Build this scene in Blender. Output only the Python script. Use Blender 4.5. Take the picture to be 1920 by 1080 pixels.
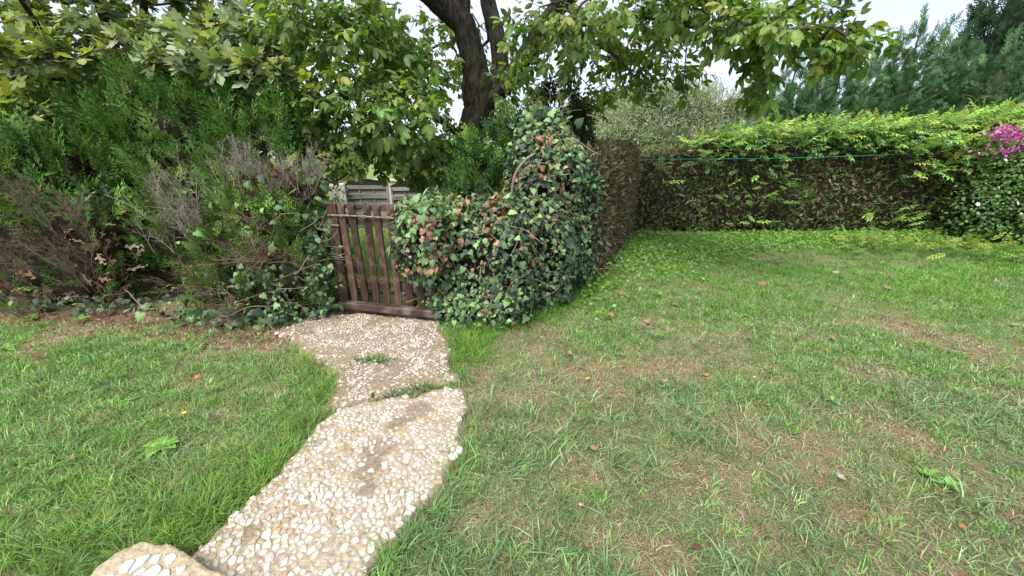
import bpy, bmesh, math, random
import numpy as np
from mathutils import Vector, Matrix

for o in list(bpy.data.objects):
    bpy.data.objects.remove(o, do_unlink=True)
SC = bpy.context.scene
COL = SC.collection
rng = np.random.default_rng(11)
random.seed(11)

# ------------------------------------------------------------------ camera, sky, sun, exposure
CAM_Z, PITCH, FPX = 1.6, math.radians(20.0), 750.0
cam = bpy.data.cameras.new('camera')
cam.sensor_width = 36.0
cam.lens = 36.0 * FPX / 1920.0
cam.clip_start = 0.05
cam.clip_end = 2000.0
camo = bpy.data.objects.new('camera', cam)
COL.objects.link(camo)
camo.location = (0, 0, CAM_Z)
camo.rotation_euler = (math.radians(90) - PITCH, 0, 0)
SC.camera = camo

SUN_EL, SUN_AZ = math.radians(58), math.radians(-150)   # azimuth from +Y, clockwise towards +X
W = bpy.data.worlds.new('World')
SC.world = W
W.use_nodes = True
nt = W.node_tree
nt.nodes.clear()
wo = nt.nodes.new('ShaderNodeOutputWorld')
bg = nt.nodes.new('ShaderNodeBackground')
bg.inputs['Strength'].default_value = 0.115
sky = nt.nodes.new('ShaderNodeTexSky')
sky.sky_type = 'NISHITA'
sky.sun_disc = False
sky.sun_elevation = SUN_EL
sky.sun_rotation = SUN_AZ
sky.dust_density = 2.0
tc = nt.nodes.new('ShaderNodeTexCoord')
nz = nt.nodes.new('ShaderNodeTexNoise')
nz.inputs['Scale'].default_value = 2.6
nz.inputs['Detail'].default_value = 7.0
nz.inputs['Roughness'].default_value = 0.55
mp = nt.nodes.new('ShaderNodeMapping')
mp.inputs['Scale'].default_value = (1, 1, 2.2)
nt.links.new(tc.outputs['Generated'], mp.inputs['Vector'])
nt.links.new(mp.outputs['Vector'], nz.inputs['Vector'])
cr = nt.nodes.new('ShaderNodeValToRGB')
cr.color_ramp.elements[0].position = 0.30
cr.color_ramp.elements[0].color = (0.42, 0.42, 0.42, 1)
cr.color_ramp.elements[1].position = 0.62
cr.color_ramp.elements[1].color = (1, 1, 1, 1)
nt.links.new(nz.outputs['Fac'], cr.inputs['Fac'])
mx = nt.nodes.new('ShaderNodeMixRGB')
mx.inputs['Color2'].default_value = (4.7, 5.0, 6.2, 1)        # the cloud cover
nt.links.new(cr.outputs['Color'], mx.inputs['Fac'])
nt.links.new(sky.outputs['Color'], mx.inputs['Color1'])
nt.links.new(mx.outputs['Color'], bg.inputs['Color'])
nt.links.new(bg.outputs['Background'], wo.inputs['Surface'])

sl = bpy.data.lights.new('sun', 'SUN')
sl.energy = 2.7
sl.angle = math.radians(28)
sl.color = (1.0, 0.96, 0.88)
so = bpy.data.objects.new('sun', sl)
COL.objects.link(so)
sd = Vector((math.sin(SUN_AZ) * math.cos(SUN_EL), math.cos(SUN_AZ) * math.cos(SUN_EL), math.sin(SUN_EL)))
so.rotation_euler = sd.to_track_quat('Z', 'Y').to_euler()
so.location = (0, 0, 12)

SC.view_settings.view_transform = 'Standard'
SC.view_settings.look = 'None'
SC.view_settings.gamma = 1.0
SC.view_settings.use_curve_mapping = False
SC.view_settings.exposure = 1.08
SC.render.engine = 'CYCLES'
SC.cycles.max_bounces = 8
SC.cycles.diffuse_bounces = 4
SC.cycles.transmission_bounces = 4
SC.cycles.transparent_max_bounces = 4

# ------------------------------------------------------------------ projection helpers (f = 750 px on a 1920 x 1080 frame)
CP, SP = math.cos(PITCH), math.sin(PITCH)
def ray(u, v):
    x, y = (u - 960.0) / FPX, (540.0 - v) / FPX
    return np.array((x, CP + y * SP, -SP + y * CP))
def at(u, v, Y):
    d = ray(u, v); t = Y / d[1]
    return np.array((d[0] * t, Y, CAM_Z + d[2] * t))
def gnd(u, v, z=0.0):
    d = ray(u, v); t = (z - CAM_Z) / d[2]
    return np.array((d[0] * t, d[1] * t, z))
def proj(P):
    q = P - np.array((0, 0, CAM_Z))
    dep = q[:, 1] * CP - q[:, 2] * SP
    up = q[:, 1] * SP + q[:, 2] * CP
    dep = np.maximum(dep, 1e-3)
    return 960 + FPX * q[:, 0] / dep, 540 - FPX * up / dep, dep

# ------------------------------------------------------------------ noise
def _h(ix, iy, iz, s):
    n = (ix * 374761393 + iy * 668265263 + iz * 2147483647 + s * 1274126177) & 0xffffffff
    n = ((n ^ (n >> 13)) * 1274126177) & 0xffffffff
    return ((n ^ (n >> 16)) & 0xffff) / 65535.0
def vnoise(P, s=0):
    P = np.asarray(P, float)
    if P.shape[-1] == 2:
        P = np.concatenate([P, np.zeros(P.shape[:-1] + (1,))], -1)
    i = np.floor(P).astype(np.int64); f = P - i; f = f * f * (3 - 2 * f)
    r = 0
    for dx in (0, 1):
        for dy in (0, 1):
            for dz in (0, 1):
                w = (f[..., 0] if dx else 1 - f[..., 0]) * (f[..., 1] if dy else 1 - f[..., 1]) * (f[..., 2] if dz else 1 - f[..., 2])
                r = r + w * _h(i[..., 0] + dx, i[..., 1] + dy, i[..., 2] + dz, s)
    return r
def fbm(P, s=0, o=4):
    P = np.asarray(P, float); r = 0; a = 0.5
    for k in range(o):
        r = r + a * vnoise(P * 2 ** k, s + k); a *= 0.5
    return r / (1 - 0.5 ** o)
def sstep(a, b, x):
    t = np.clip((x - a) / (b - a), 0, 1); return t * t * (3 - 2 * t)
def norm(v):
    v = np.asarray(v, float)
    return v / np.maximum(np.linalg.norm(v, axis=-1, keepdims=True), 1e-9)
def randdir(n):
    return norm(rng.normal(size=(n, 3)))

def ground_z(x, y):
    x = np.asarray(x, float); y = np.asarray(y, float)
    s = sstep(1.2, -0.3, x)
    d = -0.075 * np.clip(y - 4.2, 0, 8) * s
    d = d + sstep(14, 60, y) * 0.35
    d = d + 0.03 * (fbm(np.stack([x, y], -1) * 0.7, 3, 3) - .5) * sstep(12, 8, y)
    return d

# ------------------------------------------------------------------ mesh helpers
class Acc:
    def __init__(s): s.V = []; s.T = []; s.C = []; s.n = 0
    def add(s, V, T, C):
        V = np.asarray(V, float).reshape(-1, 3); T = np.asarray(T, np.int64).reshape(-1, 3)
        C = np.broadcast_to(np.asarray(C, float), (len(V), 3))
        s.V.append(V); s.T.append(T + s.n); s.C.append(C); s.n += len(V)
    def mesh(s, name, mat, smooth=False):
        me = bpy.data.meshes.new(name)
        if s.n:
            V = np.concatenate(s.V); T = np.concatenate(s.T); C = np.concatenate(s.C)
            me.vertices.add(len(V)); me.vertices.foreach_set('co', V.astype(np.float32).ravel())
            me.loops.add(len(T) * 3); me.loops.foreach_set('vertex_index', T.astype(np.int32).ravel())
            me.polygons.add(len(T))
            me.polygons.foreach_set('loop_start', np.arange(0, len(T) * 3, 3, dtype=np.int32))
            if smooth: me.polygons.foreach_set('use_smooth', np.ones(len(T), bool))
            a = me.color_attributes.new('Col', 'FLOAT_COLOR', 'POINT')
            a.data.foreach_set('color', np.concatenate([C, np.ones((len(C), 1))], 1).astype(np.float32).ravel())
            me.update(calc_edges=True)
        if mat: me.materials.append(mat)
        return me

def tag(o, label=None, cat=None, group=None, kind=None):
    if label: o['label'] = label
    if cat: o['category'] = cat
    if group: o['group'] = group
    if kind: o['kind'] = kind
    return o
def link(name, me, parent=None, loc=None):
    o = bpy.data.objects.new(name, me); COL.objects.link(o)
    if parent is not None:
        o.parent = parent
        o.matrix_parent_inverse = ROOTINV[parent.name]
    if loc is not None: o.location = loc
    return o
ROOTINV = {}
def root(name, loc, label, cat, group=None, kind=None):
    o = bpy.data.objects.new(name, None); COL.objects.link(o)
    o.location = Vector([float(a) for a in loc]); o.empty_display_size = 0.1
    ROOTINV[o.name] = Matrix.Translation(-o.location)
    return tag(o, label, cat, group, kind)
def setroot(o):
    ROOTINV[o.name] = Matrix.Identity(4)
    return o

def stamp(acc, proto, P, R, S, C):
    pv, pt, pc = proto
    n, k = len(P), len(pv)
    if n == 0: return
    S = np.asarray(S, float)
    if S.ndim == 1: S = S[:, None] * np.ones(3)
    L = pv[None] * S[:, None, :]
    V = np.einsum('nij,nkj->nki', R, L) + P[:, None]
    T = pt[None] + (np.arange(n) * k)[:, None, None]
    Cc = np.asarray(C)[:, None, :] * pc[None, :, None]
    acc.add(V.reshape(-1, 3), T.reshape(-1, 3), Cc.reshape(-1, 3))

def frames(d, n):
    y = norm(d); z = n - (n * y).sum(-1, keepdims=True) * y; z = norm(z)
    x = np.cross(y, z)
    return np.stack([x, y, z], -1)

def br(cols, k): return [((c[0] * k, c[1] * k, c[2] * k), w) for c, w in cols]
def pal(n, cols, jit=0.15, hue=0.08):
    w = np.array([c[1] for c in cols], float); w /= w.sum()
    base = np.array([c[0] for c in cols])[rng.choice(len(cols), n, p=w)]
    return base * (1 + jit * rng.normal(size=(n, 1))).clip(.4, 1.8) * (1 + hue * rng.normal(size=(n, 3))).clip(.6, 1.5)

def tube(acc, pts, rad, sides, col, rough=0.0, freq=6.0, cap=False):
    pts = np.asarray(pts, float); rad = np.asarray(rad, float); m = len(pts)
    tg = norm(np.gradient(pts, axis=0))
    ref = np.array((0, 0, 1.0)) if abs(tg[0][2]) < .9 else np.array((1.0, 0, 0))
    x = norm(np.cross(tg[0], ref)); X = [x]
    for i in range(1, m):
        x = X[-1] - tg[i] * np.dot(X[-1], tg[i]); X.append(norm(x))
    X = np.array(X); Y = np.cross(tg, X)
    a = np.arange(sides) * 2 * math.pi / sides
    ring = X[:, None] * np.cos(a)[None, :, None] + Y[:, None] * np.sin(a)[None, :, None]
    r = rad[:, None] * np.ones(sides)
    if rough:
        s = np.concatenate([[0], np.cumsum(np.linalg.norm(np.diff(pts, axis=0), axis=1))])
        q = np.stack([np.cos(a)[None] * np.ones((m, 1)) * freq * .55, np.sin(a)[None] * np.ones((m, 1)) * freq * .55, s[:, None] * freq * .55 * np.ones(sides)], -1)
        rid = 1 - np.abs(2 * fbm(q * 1.7, 5, 3) - 1) * 2.2
        r = r * (1 + rough * (rid - .4) + rough * .9 * (fbm(q * .25, 9, 2) - .5) * 2)
    V = pts[:, None] + ring * r[..., None]
    T = []
    i = np.arange(m - 1)[:, None] * sides; j = np.arange(sides)[None]; j2 = (j + 1) % sides
    A, B, C_, D = i + j, i + j2, i + sides + j2, i + sides + j
    T = np.concatenate([np.stack([A, B, C_], -1).reshape(-1, 3), np.stack([A, C_, D], -1).reshape(-1, 3)])
    V = V.reshape(-1, 3)
    if cap:
        V = np.concatenate([V, pts[:1], pts[-1:]]); nb = m * sides
        jj = np.arange(sides)
        T = np.concatenate([T, np.stack([np.full(sides, nb), (jj + 1) % sides, jj], -1),
                            np.stack([np.full(sides, nb + 1), (m - 1) * sides + jj, (m - 1) * sides + (jj + 1) % sides], -1)])
    acc.add(V, T, col)

def smooth_line(pts, n):
    pts = np.asarray(pts, float)
    s = np.concatenate([[0], np.cumsum(np.linalg.norm(np.diff(pts, axis=0), axis=1))]); s /= s[-1]
    P = np.concatenate([[2 * pts[0] - pts[1]], pts, [2 * pts[-1] - pts[-2]]])
    out = []
    for t in np.linspace(0, 1, n):
        k = min(np.searchsorted(s, t, 'right') - 1, len(pts) - 2); f = (t - s[k]) / max(s[k + 1] - s[k], 1e-9)
        p0, p1, p2, p3 = P[k], P[k + 1], P[k + 2], P[k + 3]
        out.append(.5 * ((2 * p1) + (-p0 + p2) * f + (2 * p0 - 5 * p1 + 4 * p2 - p3) * f * f + (-p0 + 3 * p1 - 3 * p2 + p3) * f ** 3))
    return np.array(out)

# ------------------------------------------------------------------ materials
def mat_new(name):
    m = bpy.data.materials.new(name); m.use_nodes = True
    n = m.node_tree.nodes; n.clear()
    return m, n, m.node_tree.links
def leaf_mat(name, trans=0.35, rough=0.5, tint=(1.25, 1.2, 0.5), spec=0.35, nscale=60.0, namp=0.35):
    m, n, l = mat_new(name)
    out = n.new('ShaderNodeOutputMaterial'); at_ = n.new('ShaderNodeAttribute'); at_.attribute_name = 'Col'
    b = n.new('ShaderNodeBsdfPrincipled'); b.inputs['Roughness'].default_value = rough
    b.inputs['Specular IOR Level'].default_value = spec
    tcn = n.new('ShaderNodeTexCoord'); no = n.new('ShaderNodeTexNoise')
    no.inputs['Scale'].default_value = nscale; no.inputs['Detail'].default_value = 3
    l.new(tcn.outputs['Object'], no.inputs['Vector'])
    mr = n.new('ShaderNodeMapRange'); mr.inputs['From Min'].default_value = .25; mr.inputs['From Max'].default_value = .75
    mr.inputs['To Min'].default_value = 1 - namp; mr.inputs['To Max'].default_value = 1 + namp
    l.new(no.outputs['Fac'], mr.inputs['Value'])
    mu = n.new('ShaderNodeVectorMath'); mu.operation = 'SCALE'
    l.new(at_.outputs['Color'], mu.inputs[0]); l.new(mr.outputs['Result'], mu.inputs['Scale'])
    l.new(mu.outputs['Vector'], b.inputs['Base Color'])
    if trans > 0:
        t = n.new('ShaderNodeBsdfTranslucent'); mm = n.new('ShaderNodeVectorMath'); mm.operation = 'MULTIPLY'
        mm.inputs[1].default_value = tint
        l.new(mu.outputs['Vector'], mm.inputs[0]); l.new(mm.outputs['Vector'], t.inputs['Color'])
        mix = n.new('ShaderNodeMixShader'); mix.inputs['Fac'].default_value = trans
        l.new(b.outputs['BSDF'], mix.inputs[1]); l.new(t.outputs['BSDF'], mix.inputs[2]); l.new(mix.outputs['Shader'], out.inputs['Surface'])
    else:
        l.new(b.outputs['BSDF'], out.inputs['Surface'])
    return m
def noise_mat(name, c1, c2, scale=20, rough=0.85, bump=0.3, bdist=0.02, stretch=(1, 1, 1), detail=6, c3=None, s3=4.0, attr=False, spec=0.25, p=(.35, .65), objvar=0.0):
    m, n, l = mat_new(name)
    out = n.new('ShaderNodeOutputMaterial'); b = n.new('ShaderNodeBsdfPrincipled')
    b.inputs['Roughness'].default_value = rough; b.inputs['Specular IOR Level'].default_value = spec
    tcn = n.new('ShaderNodeTexCoord'); mpn = n.new('ShaderNodeMapping'); mpn.inputs['Scale'].default_value = stretch
    l.new(tcn.outputs['Object'], mpn.inputs['Vector'])
    no = n.new('ShaderNodeTexNoise'); no.inputs['Scale'].default_value = scale; no.inputs['Detail'].default_value = detail
    no.inputs['Roughness'].default_value = .65
    l.new(mpn.outputs['Vector'], no.inputs['Vector'])
    r = n.new('ShaderNodeValToRGB'); r.color_ramp.elements[0].position = p[0]; r.color_ramp.elements[1].position = p[1]
    r.color_ramp.elements[0].color = (*c1, 1); r.color_ramp.elements[1].color = (*c2, 1)
    l.new(no.outputs['Fac'], r.inputs['Fac'])
    src = r.outputs['Color']
    if c3 is not None:
        n3 = n.new('ShaderNodeTexNoise'); n3.inputs['Scale'].default_value = s3; n3.inputs['Detail'].default_value = 4
        l.new(tcn.outputs['Object'], n3.inputs['Vector'])
        r3 = n.new('ShaderNodeMapRange'); r3.inputs['From Min'].default_value = .5; r3.inputs['From Max'].default_value = .68
        l.new(n3.outputs['Fac'], r3.inputs['Value'])
        m3 = n.new('ShaderNodeMixRGB'); m3.inputs['Color2'].default_value = (*c3, 1)
        l.new(r3.outputs['Result'], m3.inputs['Fac']); l.new(src, m3.inputs['Color1']); src = m3.outputs['Color']
    if attr:
        a = n.new('ShaderNodeAttribute'); a.attribute_name = 'Col'
        mu = n.new('ShaderNodeMixRGB'); mu.blend_type = 'MULTIPLY'; mu.inputs['Fac'].default_value = 1
        l.new(src, mu.inputs['Color1']); l.new(a.outputs['Color'], mu.inputs['Color2']); src = mu.outputs['Color']
    if objvar:                                                  # each board has its own tone and its own stretch of grain
        oi = n.new('ShaderNodeObjectInfo'); vr = n.new('ShaderNodeMapRange'); vr.inputs['To Min'].default_value = 1 - objvar; vr.inputs['To Max'].default_value = 1 + objvar
        l.new(oi.outputs['Random'], vr.inputs['Value']); sc = n.new('ShaderNodeVectorMath'); sc.operation = 'SCALE'
        l.new(src, sc.inputs[0]); l.new(vr.outputs['Result'], sc.inputs['Scale']); src = sc.outputs['Vector']
        sh = n.new('ShaderNodeMath'); sh.operation = 'MULTIPLY'; sh.inputs[1].default_value = 37.0
        l.new(oi.outputs['Random'], sh.inputs[0]); l.new(sh.outputs['Value'], mpn.inputs['Location'])
    l.new(src, b.inputs['Base Color'])
    if bump:
        bp = n.new('ShaderNodeBump'); bp.inputs['Strength'].default_value = bump; bp.inputs['Distance'].default_value = bdist
        l.new(no.outputs['Fac'], bp.inputs['Height']); l.new(bp.outputs['Normal'], b.inputs['Normal'])
    l.new(b.outputs['BSDF'], out.inputs['Surface'])
    return m

M = {}
M['walnut_leaf'] = leaf_mat('walnut_leaf', .42, .45, (1.25, 1.3, .35), .3)
M['maple_leaf'] = leaf_mat('maple_leaf', .40, .6, (1.15, 1.2, .4), .25)
M['ivy_leaf'] = leaf_mat('ivy_leaf', .15, .52, (1.2, 1.2, .5), .3)
M['needle'] = leaf_mat('needle', .25, .7, (1.2, 1.25, .4), .12)
M['soft_leaf'] = leaf_mat('soft_leaf', .38, .5, (1.3, 1.2, .4))
M['grass'] = leaf_mat('grass', .35, .6, (1.05, 1.2, .4), .18, 8.0, .25)
M['dry'] = leaf_mat('dry', .12, .8, (1.2, 1.0, .7), .15, 80.0, .3)
M['flower'] = leaf_mat('flower', .3, .6, (1.0, .9, 1.0), .2)
M['twig'] = noise_mat('twig', (.6, .6, .6), (1.2, 1.2, 1.2), 60, .85, .3, .003, attr=True)
M['bark'] = noise_mat('bark', (.010, .008, .006), (.085, .07, .055), 26, .92, 1.0, .06, (1, 1, .22), 8, (.05, .06, .018), 5.0, p=(.38, .7))
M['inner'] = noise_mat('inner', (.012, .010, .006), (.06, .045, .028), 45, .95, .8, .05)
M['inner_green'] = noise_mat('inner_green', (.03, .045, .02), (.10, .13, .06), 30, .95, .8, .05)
M['gate'] = noise_mat('gate', (.030, .016, .010), (.092, .052, .034), 22, .62, .35, .004, (1, 1, .07), 7, (.15, .11, .085), 9.0, spec=.3, objvar=.3)
M['gateH'] = noise_mat('gateH', (.028, .016, .011), (.085, .052, .038), 22, .65, .35, .004, (.07, 1, 1), 7, (.17, .13, .105), 7.0, spec=.3, objvar=.25)
M['metal'] = noise_mat('metal', (.10, .085, .07), (.33, .31, .28), 40, .5, .2, .002, c3=(.12, .06, .035), s3=25)
M['oldwood'] = noise_mat('oldwood', (.085, .08, .075), (.30, .29, .275), 16, .9, .4, .006, (.06, 1, 1), 7, (.2, .19, .17), 5, objvar=.2)
M['concrete'] = noise_mat('concrete', (.42, .39, .34), (.62, .59, .52), 14, .9, .2, .005, c3=(.35, .33, .27), s3=6)
M['mortar'] = noise_mat('mortar', (.26, .175, .085), (.56, .42, .24), 55, .95, .9, .012, detail=9, c3=(.20, .14, .09), s3=3.0)
M['stepmortar'] = noise_mat('stepmortar', (.32, .25, .15), (.53, .44, .30), 45, .95, 1.0, .015, detail=9)
M['stone'] = noise_mat('stone', (.80, .78, .76), (1.06, 1.06, 1.05), 45, .6, .5, .004, attr=True, spec=.35)
M['rock'] = noise_mat('rock', (.16, .14, .11), (.42, .39, .33), 14, .95, .8, .03)
M['string'] = noise_mat('string', (.02, .19, .13), (.03, .26, .18), 60, .5, 0)
# ------------------------------------------------------------------ leaf prototypes: base at the origin, axis +Y, upper side +Z
def merge(items):
    V, T, C, n = [], [], [], 0
    for v, t, c in items:
        V.append(v); T.append(t + n); C.append(c); n += len(v)
    return np.concatenate(V), np.concatenate(T), np.concatenate(C)
def place(p, loc, ang, s, tilt=0.0, cm=1.0):
    v, t, c = p
    v = v * s
    ct, st = math.cos(tilt), math.sin(tilt)                       # droop about X
    v = np.stack([v[:, 0], v[:, 1] * ct + v[:, 2] * st, -v[:, 1] * st + v[:, 2] * ct], -1)
    ca, sa = math.cos(ang), math.sin(ang)
    v = np.stack([v[:, 0] * ca + v[:, 1] * sa, -v[:, 0] * sa + v[:, 1] * ca, v[:, 2]], -1)
    return v + np.asarray(loc, float), t, c * cm
def oval_leaf(w=.25, curl=.14, fold=.04, ts=(0, .22, .5, .78, 1), ws=(0, .75, 1, .72, 0)):
    t = np.array(ts); hw = np.array(ws) * w
    mid = np.stack([0 * t, t, -curl * t * t], -1)
    e = slice(1, len(t) - 1)
    L = np.stack([-hw[e], t[e] + .02, -curl * t[e] ** 2 + fold], -1); R = L * [-1, 1, 1]
    V = np.concatenate([mid, L, R]); k = len(t); q = k - 2
    T = []
    for o, fl in ((k, 0), (k + q, 1)):
        tr = [(0, 1, o)] + [x for i in range(q - 1) for x in ((1 + i, 2 + i, o + i + 1), (1 + i, o + i + 1, o + i))] + [(k - 2, k - 1, o + q - 1)]
        T += [(a, c, b) if fl == 0 else (a, b, c) for a, b, c in tr]
    C = np.concatenate([np.full(k, 1.25), np.ones(2 * q)])
    return V, np.array(T), C
def strip(p, q, w, cm=.7):
    p = np.asarray(p, float); q = np.asarray(q, float); d = norm(q - p); s = np.array((d[1], -d[0], 0)) * w
    return np.array([p - s, p + s, q + s * .5, q - s * .5]), np.array([(0, 1, 2), (0, 2, 3)]), np.full(4, cm)
def compound(pairs, leaflet, L, ll, seed, ang=1.05, spread=.35):
    r = random.Random(seed); it = []
    it.append(strip((0, 0, 0), (0, L * .5, .0), .003)); it.append(strip((0, L * .5, 0), (0, L, -.04 * L), .002))
    for i in range(pairs):
        t = .3 + .62 * i / max(pairs - 1, 1)
        s = ll * (.72 + .4 * t) * r.uniform(.85, 1.12)
        for sd in (-1, 1):
            it.append(place(leaflet, (0, L * t + r.uniform(-.01, .01), -.04 * L * t), sd * (ang - .25 * t + r.uniform(-.15, .15)), s, r.uniform(0, 2 * spread), r.uniform(.82, 1.15)))
    it.append(place(leaflet, (0, L, -.04 * L), r.uniform(-.2, .2), ll * 1.25, r.uniform(.1, spread * 1.5), r.uniform(.9, 1.12)))
    return merge(it)
def fan_leaf(out, cz=.05, cy=.32, droop=.12):
    out = np.asarray(out, float); n = len(out)
    z = -droop * (out[:, 0] ** 2 + (out[:, 1] - cy) ** 2)
    V = np.concatenate([[[0, cy, cz]], np.stack([out[:, 0], out[:, 1], z], -1)])
    T = np.array([(0, 1 + i, 1 + (i + 1) % n) for i in range(n)])
    return V, T, np.concatenate([[1.22], np.ones(n)])
def sym(half):
    h = list(half); return h + [(-x, y) for x, y in reversed(h) if abs(x) > 1e-6]
IVY = fan_leaf(sym([(0, 0), (.17, -.16), (.40, -.08), (.52, .16), (.34, .33), (.40, .52), (.20, .60), (0, 1.0)]), .06, .3, .22)
IVY2 = fan_leaf(sym([(0, 0), (.2, -.13), (.42, .02), (.40, .34), (.24, .62), (0, .95)]), .05, .3, .3)
_mh = [(0, 0), (.36, -.14), (.50, -.02), (.30, .14), (.52, .26), (.74, .52), (.48, .55), (.24, .44), (.27, .72), (0, 1.06)]
MAPLE = fan_leaf(sym(_mh), .04, .22, .14)
MAPLE2 = fan_leaf(sym(_mh), -.04, .25, -.16)
WLEAF = oval_leaf(.25, .20, .05, (0, .3, .7, 1), (0, .95, .85, 0))
WALNUT = [compound(p, WLEAF, .26, .125, s, 1.0, .5) for p, s in ((3, 1), (2, 2), (3, 3), (2, 4))]
SLIM = (np.array([(0, 0, 0), (-.19, .42, .03), (0, .5, -.03), (.19, .42, .03), (0, 1, -.12)]), np.array([(0, 2, 1), (0, 3, 2), (1, 2, 4), (2, 3, 4)]), np.array((1.1, 1, 1.2, 1, 1)))
WIST = [compound(p, SLIM, .24, .068, s, 1.05, .3) for p, s in ((6, 5), (5, 6), (6, 7))]
ROUND = oval_leaf(.36, .1, .05, (0, .3, .72, 1), (0, 1, .85, 0))
LANCE = (np.array([(0, 0, 0), (-.09, .45, .0), (.09, .45, .02), (0, 1, -.06)]), np.array([(0, 2, 1), (1, 2, 3)]), np.array((1.1, 1, 1, 1)))
DIAM = (np.array([(0, 0, 0), (-.34, .45, .0), (.34, .5, .04), (0, 1, -.08)]), np.array([(0, 2, 1), (1, 2, 3)]), np.array((1.1, 1, 1, 1)))
DRYLEAF = fan_leaf([(0, 0), (.28, .06), (.22, .3), (.42, .42), (.25, .62), (.2, .85), (0, 1), (-.16, .8), (-.36, .66), (-.24, .42), (-.38, .2), (-.2, .05)], .14, .45, -.5)

def spray(n=11, sub=2, w=.022, seed=0, curl=.18, wide=.5, sec=.75):
    r = random.Random(seed); it = []
    def twig(p, ang, L, ww, cm):
        q = (p[0] + math.sin(ang) * L, p[1] + math.cos(ang) * L)
        m = ((p[0] * .5 + q[0] * .5), (p[1] * .5 + q[1] * .5)); s = (math.cos(ang) * ww, -math.sin(ang) * ww)
        V = np.array([(p[0], p[1], 0), (m[0] - s[0], m[1] - s[1], 0), (m[0] + s[0], m[1] + s[1], 0), (q[0], q[1], 0)])
        it.append((V, np.array([(0, 2, 1), (1, 2, 3)]), np.array((cm * .8, cm, cm, cm * 1.2))))
    twig((0, 0), 0, 1, w * 1.1, .95)
    for i in range(n):
        t = .08 + .86 * i / (n - 1); sd = 1 if i % 2 else -1
        L = (wide * (1 - t) ** .8 + .10) * r.uniform(.75, 1.15) * min(1, .45 + 2.2 * t); a = sd * (sec + r.uniform(-.12, .12)) * (1 - .25 * t)
        twig((0, t), a, L, w, r.uniform(.85, 1.1))
        for k in range(sub):
            f = .35 + .4 * k / max(sub - 1, 1); p = (math.sin(a) * L * f, t + math.cos(a) * L * f)
            for s2 in (-1, 1):
                twig(p, a + s2 * .6, L * .42 * (1.1 - .5 * f), w * .85, r.uniform(.85, 1.15))
    V, T, C = merge(it)
    V = V.copy(); V[:, 2] = -curl * V[:, 1] ** 2 - .35 * V[:, 0] ** 2 + np.random.RandomState(seed).normal(0, .008, len(V))
    return V, T, C
THUJA = [spray(9, 1, .032, s) for s in range(4)]
THUJA_LO = [spray(5, 0, .075, s + 10, wide=.42) for s in range(3)]
PLUME = [spray(10, 0, .045, s + 20, .12, .55, .75) for s in range(4)]

# ------------------------------------------------------------------ spreading leaves: the 300 that show largest are parts, the rest one stuff part
def leafset(parent, protos, P, R, S, C, mat, name='leaf', rest='foliage', n_parts=300, vis=None, ncol=3, smooth=True):
    n = len(P); ki = rng.integers(0, len(protos), n)
    part = np.zeros(n, bool)
    if n_parts:
        u, v, d = proj(P)
        size = np.asarray(S) / d
        ok = (u > 4) & (u < 1916) & (v > 4) & (v < 1076)
        if vis is not None: ok &= vis
        size = np.where(ok, size, 0)
        top = np.argsort(-size)[:n_parts]; part[top[size[top] > 0]] = True
    for k, pr in enumerate(protos):
        ids = np.where(part & (ki == k))[0]
        if not len(ids): continue
        lum = C[ids].sum(1) + C[ids][:, 0] * 2
        order = ids[np.argsort(lum)]
        for grp in np.array_split(order, min(ncol, len(order))):
            a = Acc(); c = C[grp[len(grp) // 2]]
            stamp(a, pr, np.zeros((1, 3)), np.eye(3)[None], np.ones(1), c[None])
            me = a.mesh(name, mat, smooth)
            for i in grp:
                o = bpy.data.objects.new(name, me); COL.objects.link(o)
                o.parent = parent; o.matrix_parent_inverse = ROOTINV[parent.name]
                m4 = Matrix([[float(R[i, r, q] * S[i]) for q in range(3)] + [float(P[i, r])] for r in range(3)] + [[0, 0, 0, 1]])
                o.matrix_basis = m4
    a = Acc()
    for k, pr in enumerate(protos):
        ids = np.where(~part & (ki == k))[0]
        stamp(a, pr, P[ids], R[ids], np.asarray(S)[ids], C[ids])
    if a.n:
        o = link(rest, a.mesh(rest, mat, smooth), parent); o['kind'] = 'stuff'

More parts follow.
